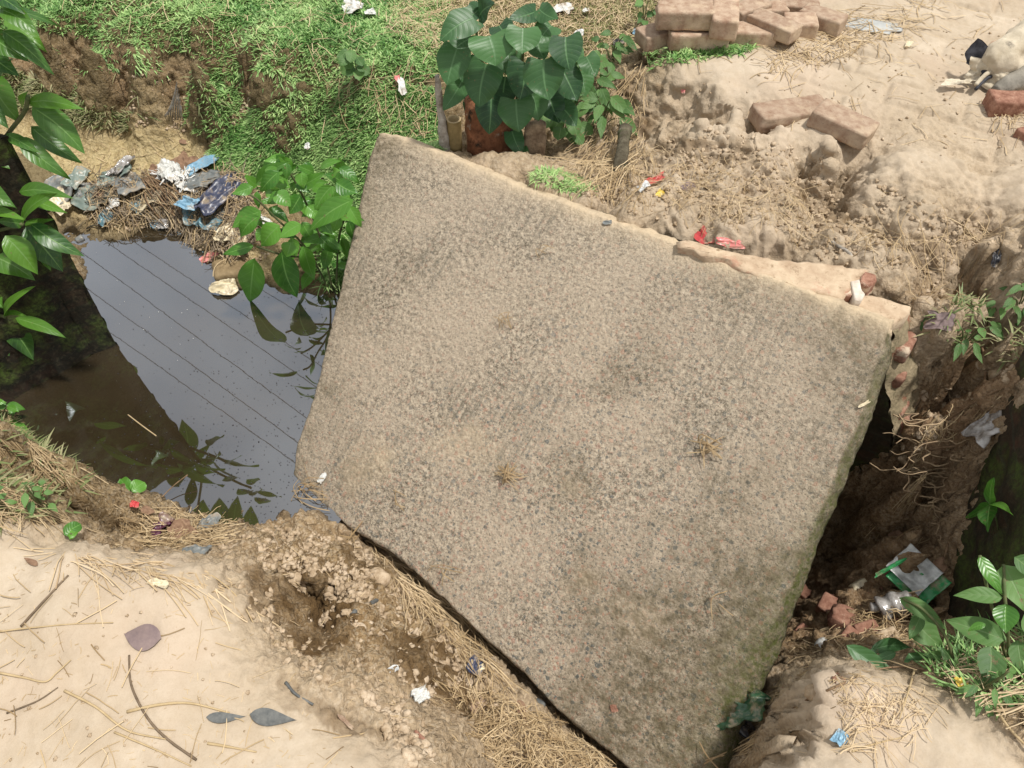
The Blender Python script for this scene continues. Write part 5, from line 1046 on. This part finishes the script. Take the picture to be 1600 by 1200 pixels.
clods("cliff_crumbs", [(60, 100), (470, 130), (340, 210), (100, 190)], 900, .005, 67)

# ------------------------------------------------------------------ roots and twigs
def twig(pts, r, label, mat='twig', cat="twig", name="twig", ground=True, lift=.004, group=None, taper=.5, rough=.2, seed=0, onslab=False):
    P = [slab_at(p[0], p[1], r + .001) if onslab else (atG(*p[:2]) + [0, 0, lift + (p[2] if len(p) > 2 else 0)]) for p in pts]
    C_ = curve_pts(P, 7)
    if not onslab: C_[:, 2] = np.maximum(C_[:, 2], hgt(C_[:, 0], C_[:, 1]) + r * .6)
    V, Fc = tube(C_, np.linspace(r, r * taper, len(C_)), 6, seed, rough)
    return placed(name, V, Fc, M[mat], label=label, cat=cat, group=group)
twig([(203, 1025), (206, 1070), (230, 1120), (262, 1155), (308, 1188)], .0022, "long thin curved grey twig lying below the purple leaf", 'twig', taper=1.1)
twig([(34, 980), (70, 940), (108, 900)], .003, "brown dry stalk lying aslant at the far left of the track", 'twig', taper=.7)
twig([(0, 988), (60, 981), (178, 974)], .0022, "long straight pale straw left of the purple leaf", 'bamboo_cut', cat="straw stalk", name="straw_stalk")
twig([(0, 1052), (40, 1060), (72, 1066), (90, 1052), (112, 1032)], .0026, "bent pale straw at the left edge of the track", 'bamboo_cut', cat="straw stalk", name="straw_stalk")
twig([(102, 1080), (150, 1105), (200, 1142), (262, 1156)], .0028, "curved flat straw crossing the long twig", 'bamboo_cut', cat="straw stalk", name="straw_stalk")
twig([(180, 1145), (240, 1170), (300, 1198)], .0022, "straight yellow straw near the bottom edge", 'bamboo_cut', cat="straw stalk", name="straw_stalk")
twig([(12, 1115), (60, 1096), (92, 1075)], .002, "greyish stalk at the lower left of the track", 'twig', taper=.6)
twig([(325, 1162), (360, 1168), (402, 1176)], .003, "short broken pale stalk below the dark curled leaves", 'bamboo_cut', cat="straw stalk", name="straw_stalk")
twig([(200, 1113), (250, 1102), (300, 1100), (360, 1115)], .0035, "flat pale grass blade leading to the dark curled leaves", 'bamboo_cut', cat="straw stalk", name="straw_stalk")
twig([(130, 845), (165, 843), (290, 852)], .0026, "pale reed lying along the edge of the track by the water", 'bamboo_cut', cat="straw stalk", name="straw_stalk")
twig([(225, 850), (280, 880), (330, 900), (375, 938), (405, 990)], .0022, "long drooping reed over the eroded edge", 'bamboo_cut', cat="straw stalk", name="straw_stalk", lift=.008)
twig([(551, 966), (570, 950), (594, 936)], .0075, "dark charred stick end on the brown slope", 'leaf_dark', cat="stick", name="stick", taper=.8, rough=.4)
twig([(447, 1067), (462, 1085), (490, 1102)], .0035, "dark bent twig under the crumbling lip of the track", 'leaf_dark', taper=.8)
twig([(1298, 380), (1318, 392), (1336, 412)], .006, "whitish split stick on the soil above the mortar ledge", 'bleached', cat="stick", name="stick", taper=.7)
twig([(1178, 1160), (1240, 1108), (1300, 1078), (1370, 1050), (1426, 1048), (1470, 1068)], .0032, "long brown stem arching over the pale mound", 'root', lift=.02, cat="stalk", name="stalk")
twig([(1426, 1048), (1415, 1085), (1402, 1125)], .0028, "side stem hanging down the pale mound", 'bamboo_cut', lift=.012, cat="stalk", name="stalk")
twig([(1270, 1100), (1272, 1150), (1258, 1198)], .0024, "upright pale straw on the left of the mound", 'bamboo_cut', cat="straw stalk", name="straw_stalk")
twig([(1330, 1175), (1370, 1162), (1412, 1152)], .0022, "pale straw on the mound right of the blue scrap", 'bamboo_cut', cat="straw stalk", name="straw_stalk")
twig([(1540, 1080), (1560, 1130), (1610, 1185)], .004, "thick pale stalk at the lower right corner", 'bamboo_cut', cat="stalk", name="stalk", lift=.02)
twig([(1350, 310), (1400, 300)], .002, "thin straw on the mound top behind the wall", 'bamboo_cut', cat="straw stalk", name="straw_stalk")
twig([(200, 648, .0), (222, 664), (243, 680)], .0022, "pale twig floating on the water", 'bamboo_cut', lift=.0)
for o_ in [o for o in bpy.data.objects if o.get("label") == "pale twig floating on the water"]:
    bpy.data.objects.remove(o_)
P = [at(200, 648, WZ + .003), at(222, 665, WZ + .002), at(244, 681, WZ + .003)]; V, Fc = tube(curve_pts(P, 6), .002, 6); placed("twig", V, Fc, M['bamboo_cut'], label="pale twig floating on the dark part of the water", cat="twig")
P = [at(240, 790, WZ + .01), at(270, 760, WZ + .03), at(293, 742, WZ + .05)]; V, Fc = tube(curve_pts(P, 6), .0018, 6); placed("twig", V, Fc, M['root'], label="thin brown stalk leaning out over the water from the litter", cat="twig")
for k, (a, b, lab) in enumerate([((115, 297), (163, 285), "grey bent stick at the left of the trash heap"), ((112, 312), (150, 296), "pale thick stick end at the left of the trash heap"), ((245, 300), (330, 372), "long brown stick through the trash heap"), ((275, 335), (340, 300), "dark stick crossing the trash heap under the dark plastic"), ((300, 350), (345, 378), "short stick near the teal bag"), ((138, 362), (162, 360), "short dark stick at the water line"), ((228, 285), (262, 325), "root-like stick beside the white plastic")]):
    mdl = ((a[0] + b[0]) / 2, (a[1] + b[1]) / 2 + (-4) ** (k % 2)); twig([a, mdl, b], .006 if k < 4 else .004, lab, 'bark' if k % 2 else 'twig', cat="stick", name="stick", lift=.018, rough=.4, seed=k)
# fan of thin roots washed into the trash heap
rn = empty("root_bundle", atG(262, 330), "fan of pale thin roots in the middle of the trash heap", "roots")
rr = random.Random(8)
for k in range(26):
    a = (232 + rr.uniform(-6, 22), 292 + rr.uniform(-12, 10)); b = (290 + rr.uniform(-30, 24), 352 + rr.uniform(-22, 26)); P = [atG(*a) + [0, 0, .05], (atG(*a) + atG(*b)) / 2 + [rr.uniform(-.03, .03), rr.uniform(-.02, .02), .06], atG(*b) + [0, 0, .02]]
    V, Fc = tube(curve_pts(P, 5), rr.uniform(.0014, .003), 5); placed("root", V, Fc, M['root'], parent=rn)
# root mass in the gap between the walls
rg = empty("root_mass", atG(1450, 790), "tangled brown root mass in the gap between the two walls", "roots")
for k in range(100):
    c = (rr.gauss(1450, 26), rr.gauss(752, 34)); q = atG(*c) + [0, 0, .03 + abs(rr.gauss(0, .04))]; a = rr.uniform(0, 6.28); P = [q]
    for j in range(4): a += rr.gauss(0, .9); P.append(P[-1] + np.array([math.cos(a), math.sin(a) * .6, rr.uniform(-.6, .4)]) * rr.uniform(.018, .040))
    V, Fc = tube(curve_pts(P, 5), rr.uniform(.0012, .0030), 5); placed("root", V, Fc, M['root_pale'], parent=rg)
for k, pts in enumerate([[(1470, 668, .03), (1520, 640, .05), (1560, 622, .05), (1600, 600, .06)], [(1520, 560, .05), (1522, 600, .06), (1524, 660, .02)], [(1400, 745, .05), (1440, 722, .06), (1490, 712, .05), (1520, 690, .05), (1550, 700, .03)], [(1470, 780, .03), (1478, 830, .03), (1460, 900, .03)], [(1540, 700, .04), (1515, 740, .04), (1495, 800, .03)]]):
    twig(pts, .0045 if k < 4 else .003, ["thick root bridging from the root mass to the right edge", "thin root hanging in front of the pit", "pale twisted root across the pit above the root mass", "root hanging down below the root mass", "thin root along the edge of the dark mossy wall"][k], 'root', cat="root", name="root", lift=.01, rough=.35, seed=k)
for k, (ctr, wpx, hpx, yaw) in enumerate([((1425, 862), 60, 22, 20), ((1452, 905), 24, 60, 10)]):
    scrap(*ctr, wpx, hpx, 'leaf_dry', ["curled brown dead leaf sheath above the foil packet", "torn brown bark strip below the root mass"][k], "dead leaf", "dead_leaf", .02, 70 + k, yaw, .03)

# ------------------------------------------------------------------ rubble in the ditch, lower right
for k, (px, py, dm, mt_, lab) in enumerate([((1346), 918, (.075, .04, .035), 'cream', "cream coloured block of mortar on top of the brick rubble"), (1300, 955, (.09, .06, .05), 'redbrick', "broken red brick lump left in the rubble under the cream block"), (1322, 975, (.11, .07, .05), 'redbrick', "largest broken red brick of the ditch rubble"), (1350, 990, (.07, .05, .04), 'redbrick', "small red brick fragment right in the ditch rubble"), (1252, 990, (.05, .04, .03), 'redbrick', "small orange brick chip in the dark under the slab edge"), (1296, 942, (.04, .035, .03), 'redbrick', "orange brick chip beside the cream block"), (1285, 1012, (.05, .045, .04), 'white', "white chalky lump at the mouth of the ditch"), (1560, 590, (.07, .05, .05), 'clod', "rounded earth lump on the right bank"), (1272, 1085, (.05, .04, .035), 'clod', "pale pebble at the left of the mound"), (843, 1103, (.035, .03, .022), 'leaf_dark', "dark grey pebble in the straw under the slab"), (740, 1098, (.06, .045, .03), 'brick', "brown stone flake in the straw heap"), (655, 1155, (.03, .02, .015), 'redbrick', "red brick chip in the brown slope near the bottom"), (592, 905, (.07, .05, .04), 'clod', "tan clod beside the slab edge straw"), (125, 375, (.035, .03, .02), 'grey', "grey pebble at the water line below the left leaves"), (470, 905, (.045, .035, .03), 'clod', "pale clod above the hollow in the slope"), (1555, 70, (.04, .03, .01), 'brick', "flat stone chip on the path behind the sack")]):
    V, Fc = roughbox(*dm, seed=100 + k, n=(9, 8, 7), bev=min(dm) * (.42 if mt_ in ('clod', 'grey', 'leaf_dark', 'white') else .14), amp=.005, chip=.35); c = atG(px, py) + np.array([0, 0, dm[2] * .3]); placed("rubble" if k < 7 else "stone", V @ rotm(random.uniform(-50, 50), random.uniform(-14, 14), random.uniform(-14, 14)).T + c, Fc, M[mt_], label=lab, cat="rubble" if k < 7 else "stone")
rr = random.Random(31)
for k, (x, y) in enumerate([(1222, 940), (1250, 925), (1215, 985), (1385, 1000), (1330, 1000)]):
    V, Fc = roughbox(.06, .045, .035, seed=130 + k, n=(8, 7, 6), bev=.005, amp=.005, chip=.35); placed("rubble", V @ rotm(rr.uniform(-60, 60)).T + atG(x, y) + [0, 0, .01], Fc, M['redbrick' if k != 3 else 'clod'], label=["dull red brick chip deep in the shade right of the slab", "brick piece at the back of the dark ditch", "brick chip in the shade close to the slab edge", "earthy lump right of the ditch rubble", "brick fragment low in the ditch rubble"][k], cat="rubble")

# ------------------------------------------------------------------ litter
scrap(318, 268, 40, 26, 'blue', "bright blue plastic bag scrap at the back of the trash heap", "plastic bag", "plastic_bag", .03, 1, 10, .015)
scrap(328, 340, 52, 44, 'teal', "dusty teal plastic bag bunched at the right of the trash heap", "plastic bag", "plastic_bag", .05, 2, 30, .02)
scrap(312, 332, 34, 16, 'blue', "small light blue plastic fold on top of the teal bag", "plastic bag", "plastic_bag", .03, 3, 0, .06)
scrap(272, 282, 36, 26, 'white', "torn white plastic bag in the middle of the trash heap", "plastic bag", "plastic_bag", .05, 4, -35, .03, fold=9)
scrap(300, 298, 30, 30, 'white', "white shredded plastic flap beside the torn white bag", "plastic bag", "plastic_bag", .03, 5, 15, .03, fold=9)
scrap(356, 315, 34, 58, 'navy', "long dark navy plastic strip right of the teal bag", "plastic bag", "plastic_bag", .05, 6, -25, .03)
scrap(326, 295, 50, 20, 'grey', "dark grey plastic strip crossing the trash heap", "plastic bag", "plastic_bag", .03, 7, 35, .04)
scrap(186, 282, 36, 30, 'greygreen', "grey-green plastic wad at the back left of the trash heap", "plastic bag", "plastic_bag", .035, 8, 0, .01)
scrap(150, 318, 60, 24, 'greygreen', "grey-green plastic sheet half buried at the left of the trash heap", "plastic bag", "plastic_bag", .03, 9, 10, .01)
scrap(205, 298, 44, 26, 'grey', "dark crumpled plastic behind the root fan", "plastic bag", "plastic_bag", .035, 10, 20, .015)
scrap(182, 322, 20, 14, 'white', "small white cup fragment in the trash heap", "plastic scrap", "plastic_scrap", .02, 11, 0, .02)
scrap(98, 322, 26, 34, 'cream', "cream plastic scrap at the left end of the trash heap", "plastic scrap", "plastic_scrap", .02, 12, 0, .02)
scrap(90, 300, 50, 40, 'grey', "wet grey plastic sheet beside the dark wall", "plastic bag", "plastic_bag", .02, 13, 0, .005)
scrap(246, 350, 18, 10, 'blue', "tiny blue scrap on the mud by the water line", "plastic scrap", "plastic_scrap", .012, 14, 0, .004)
scrap(280, 368, 9, 14, 'blue', "tiny blue scrap at the water's edge", "plastic scrap", "plastic_scrap", .01, 15, 0, .004)
scrap(316, 400, 14, 10, 'teal', "small teal shred just above the red scrap", "plastic scrap", "plastic_scrap", .01, 16, 0, .006)
scrap(330, 404, 18, 16, 'pink', "small coral red scrap at the edge of the pool", "plastic scrap", "plastic_scrap", .015, 17, 0, .01)
scrap(358, 452, 44, 24, 'cream', "cream tattered bag half sunk at the pool edge under the shrub", "plastic bag", "plastic_bag", .035, 18, 0, .02)
scrap(365, 372, 30, 26, 'cream', "pale torn wrapper right of the teal bag", "plastic bag", "plastic_bag", .03, 19, 30, .02)
scrap(410, 352, 14, 18, 'white', "small white scrap behind the shrub leaves", "plastic scrap", "plastic_scrap", .02, 20, 0, .02)
V, Fc = roughbox(.16, .11, .05, 77, (14, 10, 6), .022, .008, .1); placed("mud_lump", V @ rotm(20).T + at(365, 420, -.53), Fc, m_simple("wet_sand", (.16, .11, .055), (.30, .22, .12), 30, .7, .006), label="rounded wet sand lump beside the hanging leaf at the pool edge", cat="mud lump")
scrap(556, 20, 34, 14, 'white', "white crumpled scrap in the grass at the top of the picture", "plastic scrap", "plastic_scrap", .03, 21, 0, .02)
scrap(578, 27, 16, 8, 'white', "thin white scrap touching the crumpled one in the top grass", "plastic scrap", "plastic_scrap", .02, 22, 0, .02)
scrap(630, 142, 13, 22, 'white', "white and pink scrap on the grass slope left of the bleached stick", "plastic scrap", "plastic_scrap", .02, 23, 25, .03)
scrap(622, 131, 9, 9, 'pink', "pink tip of the scrap on the grass slope", "plastic scrap", "plastic_scrap", .01, 24, 0, .03)
scrap(878, 26, 26, 13, 'white', "white scrap with pale yellow end behind the heart-leaved plant", "plastic scrap", "plastic_scrap", .02, 25, 0, .02)
scrap(904, 61, 17, 10, 'white', "round white scrap on the dry lawn right of the plant", "plastic scrap", "plastic_scrap", .02, 26, 0, .015)
scrap(917, 23, 10, 6, 'white', "tiny white scrap on the dry lawn furthest back", "plastic scrap", "plastic_scrap", .01, 27, 0, .015)
scrap(995, 54, 9, 10, 'blue', "small blue-white scrap at the left foot of the brick pile", "plastic scrap", "plastic_scrap", .015, 28, 0, .01)
scrap(968, 70, 24, 8, 'black', "small black scrap on the lawn below the brick pile", "plastic scrap", "plastic_scrap", .01, 29, 0, .01)
scrap(487, 235, 14, 8, 'white', "pale fleck low on the grass slope above the shrub", "plastic scrap", "plastic_scrap", .01, 30, 0, .03)
scrap(1019, 291, 16, 24, 'red', "crumpled red wrapper standing on the soil heap behind the slab", "wrapper", "wrapper", .02, 31, 0, .015)
scrap(1030, 307, 12, 14, 'yellow', "yellow-green end of the crumpled wrapper on the soil heap", "wrapper", "wrapper", .01, 32, 0, .01)
scrap(1006, 296, 14, 14, 'foil', "silvery scrap left of the crumpled red wrapper", "wrapper", "wrapper", .01, 33, 0, .01)
scrap(1074, 296, 22, 16, 'leaf_purple', "greyish dry leaf right of the crumpled red wrapper", "dry leaf", "dry_leaf", .008, 34, 0, .01)
scrap(1101, 372, 42, 18, 'red', "flat bright red wrapper at the back edge of the slab", "wrapper", "wrapper", .012, 35, -10, .012)
scrap(1138, 380, 46, 16, 'pink', "faded red and yellow wrapper next to the bright red one", "wrapper", "wrapper", .012, 36, -8, .012)
scrap(1066, 143, 8, 9, 'pink', "tiny pink scrap on the eroded bank face", "plastic scrap", "plastic_scrap", .008, 37, 0, .008)
scrap(1552, 402, 10, 26, 'black', "thin black plastic curl on the right bank", "plastic scrap", "plastic_scrap", .02, 38, 0, .01)
scrap(1468, 504, 40, 26, 'leaf_purple', "pinkish brown dry leaf on the right bank behind the wall end", "dry leaf", "dry_leaf", .02, 39, 20, .012)
scrap(1420, 72, 12, 8, 'cream', "curled pale leaf on the path behind the single brick", "dry leaf", "dry_leaf", .01, 40, 0, .006)
hr = random.Random(77); hm = ['greygreen', 'grey', 'leaf_dry', 'leaf_dark', 'cream', 'teal', 'clear', 'leaf_dry', 'navy', 'grey']
hn = dict(greygreen="grey-green film", grey="dull grey film", leaf_dry="brown dead leaf", leaf_dark="blackened dead leaf", cream="cream shred", teal="teal shred", clear="dirty clear film", navy="dark blue shred")
hp_ = [(122, 284, "far left end of the trash heap"), (140, 300, "left end of the trash heap above the half buried sheet"), (165, 300, "left part of the trash heap, right of the grey bent stick"), (225, 300, "gap between the grey-green wad and the torn white bag"), (240, 316, "trash heap just below the root fan's head"), (218, 325, "front of the trash heap left of the roots"), (258, 352, "foot of the root fan"), (345, 290, "back right of the trash heap behind the navy strip"), (372, 300, "right edge of the trash heap by the grass slope"), (385, 345, "trash heap next to the shrub's leaves"), (345, 365, "mud between the teal bag and the red scrap"), (300, 318, "left flank of the teal bag"), (290, 262, "very top of the trash heap"), (352, 338, "right flank of the teal bag"), (382, 392, "pool edge above the cream bag"), (170, 345, "mud bank left of the tiny blue scrap"), (195, 270, "back of the heap over the grey-green wad"), (248, 276, "left shoulder of the torn white bag")]
for k, (x_, y_, wh) in enumerate(hp_):
    mt_ = hm[k % len(hm)]; scrap(x_, y_, hr.uniform(18, 42), hr.uniform(12, 24), mt_, hn[mt_] + ", " + wh, "litter", "litter_scrap", hr.uniform(.015, .035), 150 + k, hr.uniform(-60, 60), .012)
# pale bluish stain of dried cement on the path
V, Fc = sheet(atG(1360, 40) + [0, 0, .002], .20, .11, .003, 41, yaw=-25); placed("cement_patch", V, Fc, m_simple("dried_cement", (.33, .34, .33), (.46, .46, .44), 12, .9, .001), label="pale bluish grey patch of dried cement on the path behind the bricks", cat="cement patch")
pk = empty("foil_packet", atG(1412, 905) + [0, 0, .05], "green and silver foil packet lying open above the ditch rubble", "packet")
c = atG(1412, 905) + np.array([0, 0, .07]); V, Fc = sheet(c, .12, .095, .012, 42, rect=True, normal=unit([-.3, -.5, .8]), yaw=-20); placed("silver_side", V, Fc, M['foil'], parent=pk)
V, Fc = sheet(c + [.012, -.022, -.018], .135, .112, .010, 42, rect=True, normal=unit([-.3, -.5, .8]), yaw=-20); placed("green_side", V, Fc, M['green'], parent=pk)
V, Fc = sheet(c + [-.075, .0, .0], .014, .09, .006, 44, normal=unit([-.5, -.3, .7]), yaw=-10); placed("green_edge", V, Fc, M['green'], parent=pk)
scrap(1560, 665, 46, 60, 'clear', "whitish film caught on the soil above the seedling", "plastic film", "plastic_film", .02, 145, 35, .02)
scrap(1410, 868, 40, 16, 'leaf_dry', "dry leaf lying across the top of the foil packet", "dry leaf", "dry_leaf", .01, 45, 15, .10)
bt = empty("plastic_bottle", atG(1390, 950), "crushed dirty clear plastic bottle below the foil packet", "plastic bottle")
P = curve_pts([atG(1368, 958) + [0, 0, .03], atG(1392, 948) + [0, 0, .035], atG(1414, 950) + [0, 0, .03]], 10); V, Fc = tube(P, .030 + .004 * np.sin(np.linspace(0, 18, len(P))), 22, 3, .25); placed("bottle_body", V, Fc, M['clear'], parent=bt)
V, Fc = tube([P[0] + [-.025, .005, .0], P[0] + [.002, 0, 0]], .014, 12); placed("bottle_neck", V, Fc, M['clear'], parent=bt)
scrap(1314, 1159, 27, 18, 'blue', "small blue plastic scrap on the pale mound", "plastic scrap", "plastic_scrap", .012, 46, -25, .006)
scrap(1500, 1083, 17, 12, 'yellow', "small yellow scrap at the top of the mound by the weeds", "plastic scrap", "plastic_scrap", .008, 47, -20, .03)
scrap(1184, 1132, 46, 60, 'darkgreen', "dark green plastic bag under the slab's lower right corner", "plastic bag", "plastic_bag", .06, 48, 30, .03)
scrap(1160, 1150, 30, 50, 'black', "black plastic beside the dark green bag under the slab corner", "plastic bag", "plastic_bag", .05, 49, 0, .02)
scrap(1222, 1033, 20, 10, 'red', "small dark red scrap in the shade right of the slab", "plastic scrap", "plastic_scrap", .01, 50, 0, .01)
scrap(736, 1045, 27, 22, 'navy', "small crumpled blue-grey foil scrap in the straw beside the slab", "foil scrap", "foil_scrap", .02, 51, -15, .025)
scrap(752, 1048, 9, 18, 'cream', "cream strip beside the blue-grey foil scrap", "plastic scrap", "plastic_scrap", .01, 52, -15, .03)
scrap(648, 1098, 24, 20, 'white', "white shredded tissue scrap on the brown slope", "tissue", "tissue_scrap", .03, 53, 0, .01, fold=10)
scrap(606, 1055, 12, 22, 'foil', "thin silvery flake on the slope right of the bent twig", "foil scrap", "foil_scrap", .01, 54, 0, .006)
scrap(540, 1134, 34, 6, 'brick', "faint pink strip at the crumbling track edge", "plastic scrap", "plastic_scrap", .008, 55, 8, .006)
scrap(202, 798, 12, 9, 'red', "crimson scrap in the litter at the water's edge", "plastic scrap", "plastic_scrap", .015, 56, 0, .03)
scrap(262, 836, 34, 20, 'purple', "dark maroon plastic wad in the water-side litter", "plastic bag", "plastic_bag", .03, 57, 0, .02)
scrap(325, 825, 30, 20, 'grey', "grey plastic fragments right of the maroon wad", "plastic bag", "plastic_bag", .02, 58, 0, .015)
scrap(290, 836, 34, 34, 'leaf_dry', "large dry brown leaf between the maroon wad and the grey plastic", "dry leaf", "dry_leaf", .02, 59, 20, .015)
scrap(229, 806, 16, 12, 'leaf_dry', "small dry leaf above the maroon wad", "dry leaf", "dry_leaf", .01, 60, 20, .02)
scrap(310, 868, 40, 16, 'grey', "greyish plastic shred between track and slope", "plastic scrap", "plastic_scrap", .015, 61, -20, .01)
scrap(505, 748, 10, 14, 'white', "tiny white and red thread scrap on the slab's lower left corner", "plastic scrap", "plastic_scrap", .006, 62, 0, .003, onslab=True)
scrap(250, 915, 30, 14, 'cream', "whitish dusty shell-like flake on the track", "flake", "flake", .012, 63, 15, .002)
scrap(950, 349, 16, 8, 'grey', "dark stone chip set near the slab's upper edge", "stone chip", "stone_chip", .005, 64, 30, .001, onslab=True)
scrap(960, 1106, 14, 11, 'redbrick', "bright orange brick chip in the lower part of the slab", "brick chip", "brick_chip", .003, 65, 0, .001, onslab=True)
scrap(1350, 632, 5, 18, 'cream', "thin white plaster sliver on the slab's right edge", "plaster sliver", "plaster_sliver", .004, 66, -25, .004, onslab=True)
# leaves lying about
def lying(px_b, px_t, wpx, mat, lab, kind='ovate', lift=.006, seed=0, onslab=False, name="dry_leaf", cat="dry leaf", bend=.1):
    f_ = (lambda p, l_: slab_at(*p, l_)) if onslab else (lambda p, l_: atG(*p) + [0, 0, l_])
    Pb, Pt = f_(px_b, lift), f_(px_t, lift); d = Pb[1] * cp - (Pb[2] - HC) * sp; V, Fc, uv = leaf_mesh(Pb, Pt, wpx / F * d, kind, nrm=SN if onslab else gnorm(Pb[0], Pb[1]), bend=bend, seed=seed)
    return placed(name, V, Fc, M[mat], label=lab, cat=cat, uv=uv)
lying((254, 1000), (193, 990), 40, 'leaf_purple', "purplish brown dry leaf with a curled tip on the pale track", 'ovate', .008, 1, bend=.25)
lying((324, 1122), (386, 1120), 16, 'leaf_dark', "left of the two dark slate-coloured curled leaves on the track", 'lance', .008, 2)
lying((392, 1118), (466, 1126), 26, 'leaf_dark', "right and wider of the two dark slate-coloured curled leaves", 'lance', .010, 3)
lying((812, 1098), (822, 1132), 16, 'leaf_dry', "orange-brown dry leaf on the straw beside the slab's lower edge", 'ovate', .03, 4)
lying((560, 1010), (548, 1018), 14, 'leaf_dark', "small dark leaf below the charred stick", 'ovate', .004, 5)
lying((1436, 508), (1452, 538), 24, 'leaf_weed', "round green leaf at the broken wall end", 'round', .03, 6, name="fallen_leaf", cat="leaf")
lying((115, 558), (138, 548), 16, 'leaf_dry', "brown leaf stuck low on the dark left wall", 'ovate', .2, 7)
lying((280, 222), (298, 226), 8, 'leaf_dry', "pale leaf on the sand bed", 'ovate', .006, 8)
lying((60, 885), (38, 872), 10, 'leaf_dry', "yellowish small leaf near the upper left of the track", 'ovate', .004, 9)
# dead fern frond on the far bank
ff = empty("dead_frond", atG(276, 190), "dead grey palm frond leaning on the far bank", "dead frond")
fb_ = atG(270, 188)
for k in range(9):
    b = fb_ + np.array([.012 * k - .05, 0, 0]); t_ = atY(274 + k * 1.6 - 4, 128 + abs(k - 4) * 9, fb_[1] - .03); V, Fc = ribbon(curve_pts([b, (b + t_) / 2 + [.0, -.012, .0], t_], 4), .006, np.array([0, -1, .2])); placed("leaflet", V, Fc, M['bleached'], parent=ff)
# straw tufts caught on the slab
def tuft(cx, cy, n, ln, lab, seed, spread=14):
    rr = np.random.default_rng(seed); VV = []; FF = []; nn_ = 0
    for k in range(n):
        a = rr.uniform(0, 6.28); c_ = (cx + rr.normal(0, spread * .35), cy + rr.normal(0, spread * .3)); l_ = ln * rr.uniform(.4, 1.2); bnd_ = rr.normal(0, 5)
        P = [slab_at(c_[0] - math.cos(a) * l_ / 2, c_[1] - math.sin(a) * l_ / 2, .008), slab_at(c_[0] + bnd_, c_[1] + bnd_, .016 + rr.uniform(0, .022)), slab_at(c_[0] + math.cos(a) * l_ / 2, c_[1] + math.sin(a) * l_ / 2, .008 + rr.uniform(0, .01))]
        V, Fc = ribbon(curve_pts(P, 5), rr.uniform(.002, .0036), SN); VV.append(V); FF.append(Fc + nn_); nn_ += len(V)
    V = np.concatenate(VV); c0_ = V.mean(0); obj("straw_tuft", mesh("straw_tuft", V - c0_, np.concatenate(FF), M['straw'], False, None, dict(rnd=rr.uniform(.0, .4, len(V)))), label=lab, cat="straw tuft", group="straw tufts caught on the slab", loc=c0_)
tuft(796, 742, 20, 44, "dense straw tuft on the middle left of the slab", 1)
tuft(1106, 700, 16, 52, "straw tuft on the right half of the slab", 2, 18)
tuft(790, 502, 6, 30, "small straw tuft on the upper half of the slab", 3, 8)
tuft(850, 395, 3, 30, "few thin straws near the slab's top edge", 4, 14)
tuft(486, 770, 14, 60, "straw fringe hanging over the slab's lower left corner", 5, 26)
tuft(620, 785, 4, 26, "few short straws left of the dense tuft", 6, 14)
tuft(700, 900, 4, 50, "thin straws at the slab's lower left edge", 7, 14)
tuft(1130, 950, 2, 50, "one or two thin straws low on the right half of the slab", 8, 10)
tuft(545, 850, 16, 70, "straw bunch where the slab meets the mud bank", 9, 20)
tuft(1120, 1185, 3, 60, "pale bent straw at the very bottom corner of the slab", 10, 10)
# floating specks on the water
rr_ = np.random.default_rng(91); n = 900; q = []
while len(q) < n:
    x, y = rr_.uniform(120, 520), rr_.uniform(380, 820)
    if rr_.uniform() < np.clip((x + y - 760) / 420, .04, 1) : q.append(at(x, y, WZ + .0012))
q = np.array(q); r_ = rr_.uniform(.0008, .0024, n); th = np.arange(5) * 2 * np.pi / 5; V = q[:, None] + np.stack([np.cos(th), np.sin(th), 0 * th], -1)[None] * r_[:, None, None]
obj("floating_specks", mesh("floating_specks", V.reshape(-1, 3), np.arange(n * 5).reshape(n, 5), M['lining'], False), kind='stuff')
n = 30; q = np.array([at(rr_.uniform(130, 480), rr_.uniform(390, 600), WZ + .002) for _ in range(n)]); V = q[:, None] + np.stack([np.cos(th), np.sin(th), 0 * th], -1)[None] * rr_.uniform(.0008, .0026, (n, 1, 1)) * rr_.uniform(.4, 1, (n, 1, 3))
obj("floating_crumbs", mesh("floating_crumbs", V.reshape(-1, 3), np.arange(n * 5).reshape(n, 5), M['white'], False), kind='stuff')
# the sky's own light only; nothing else is lit
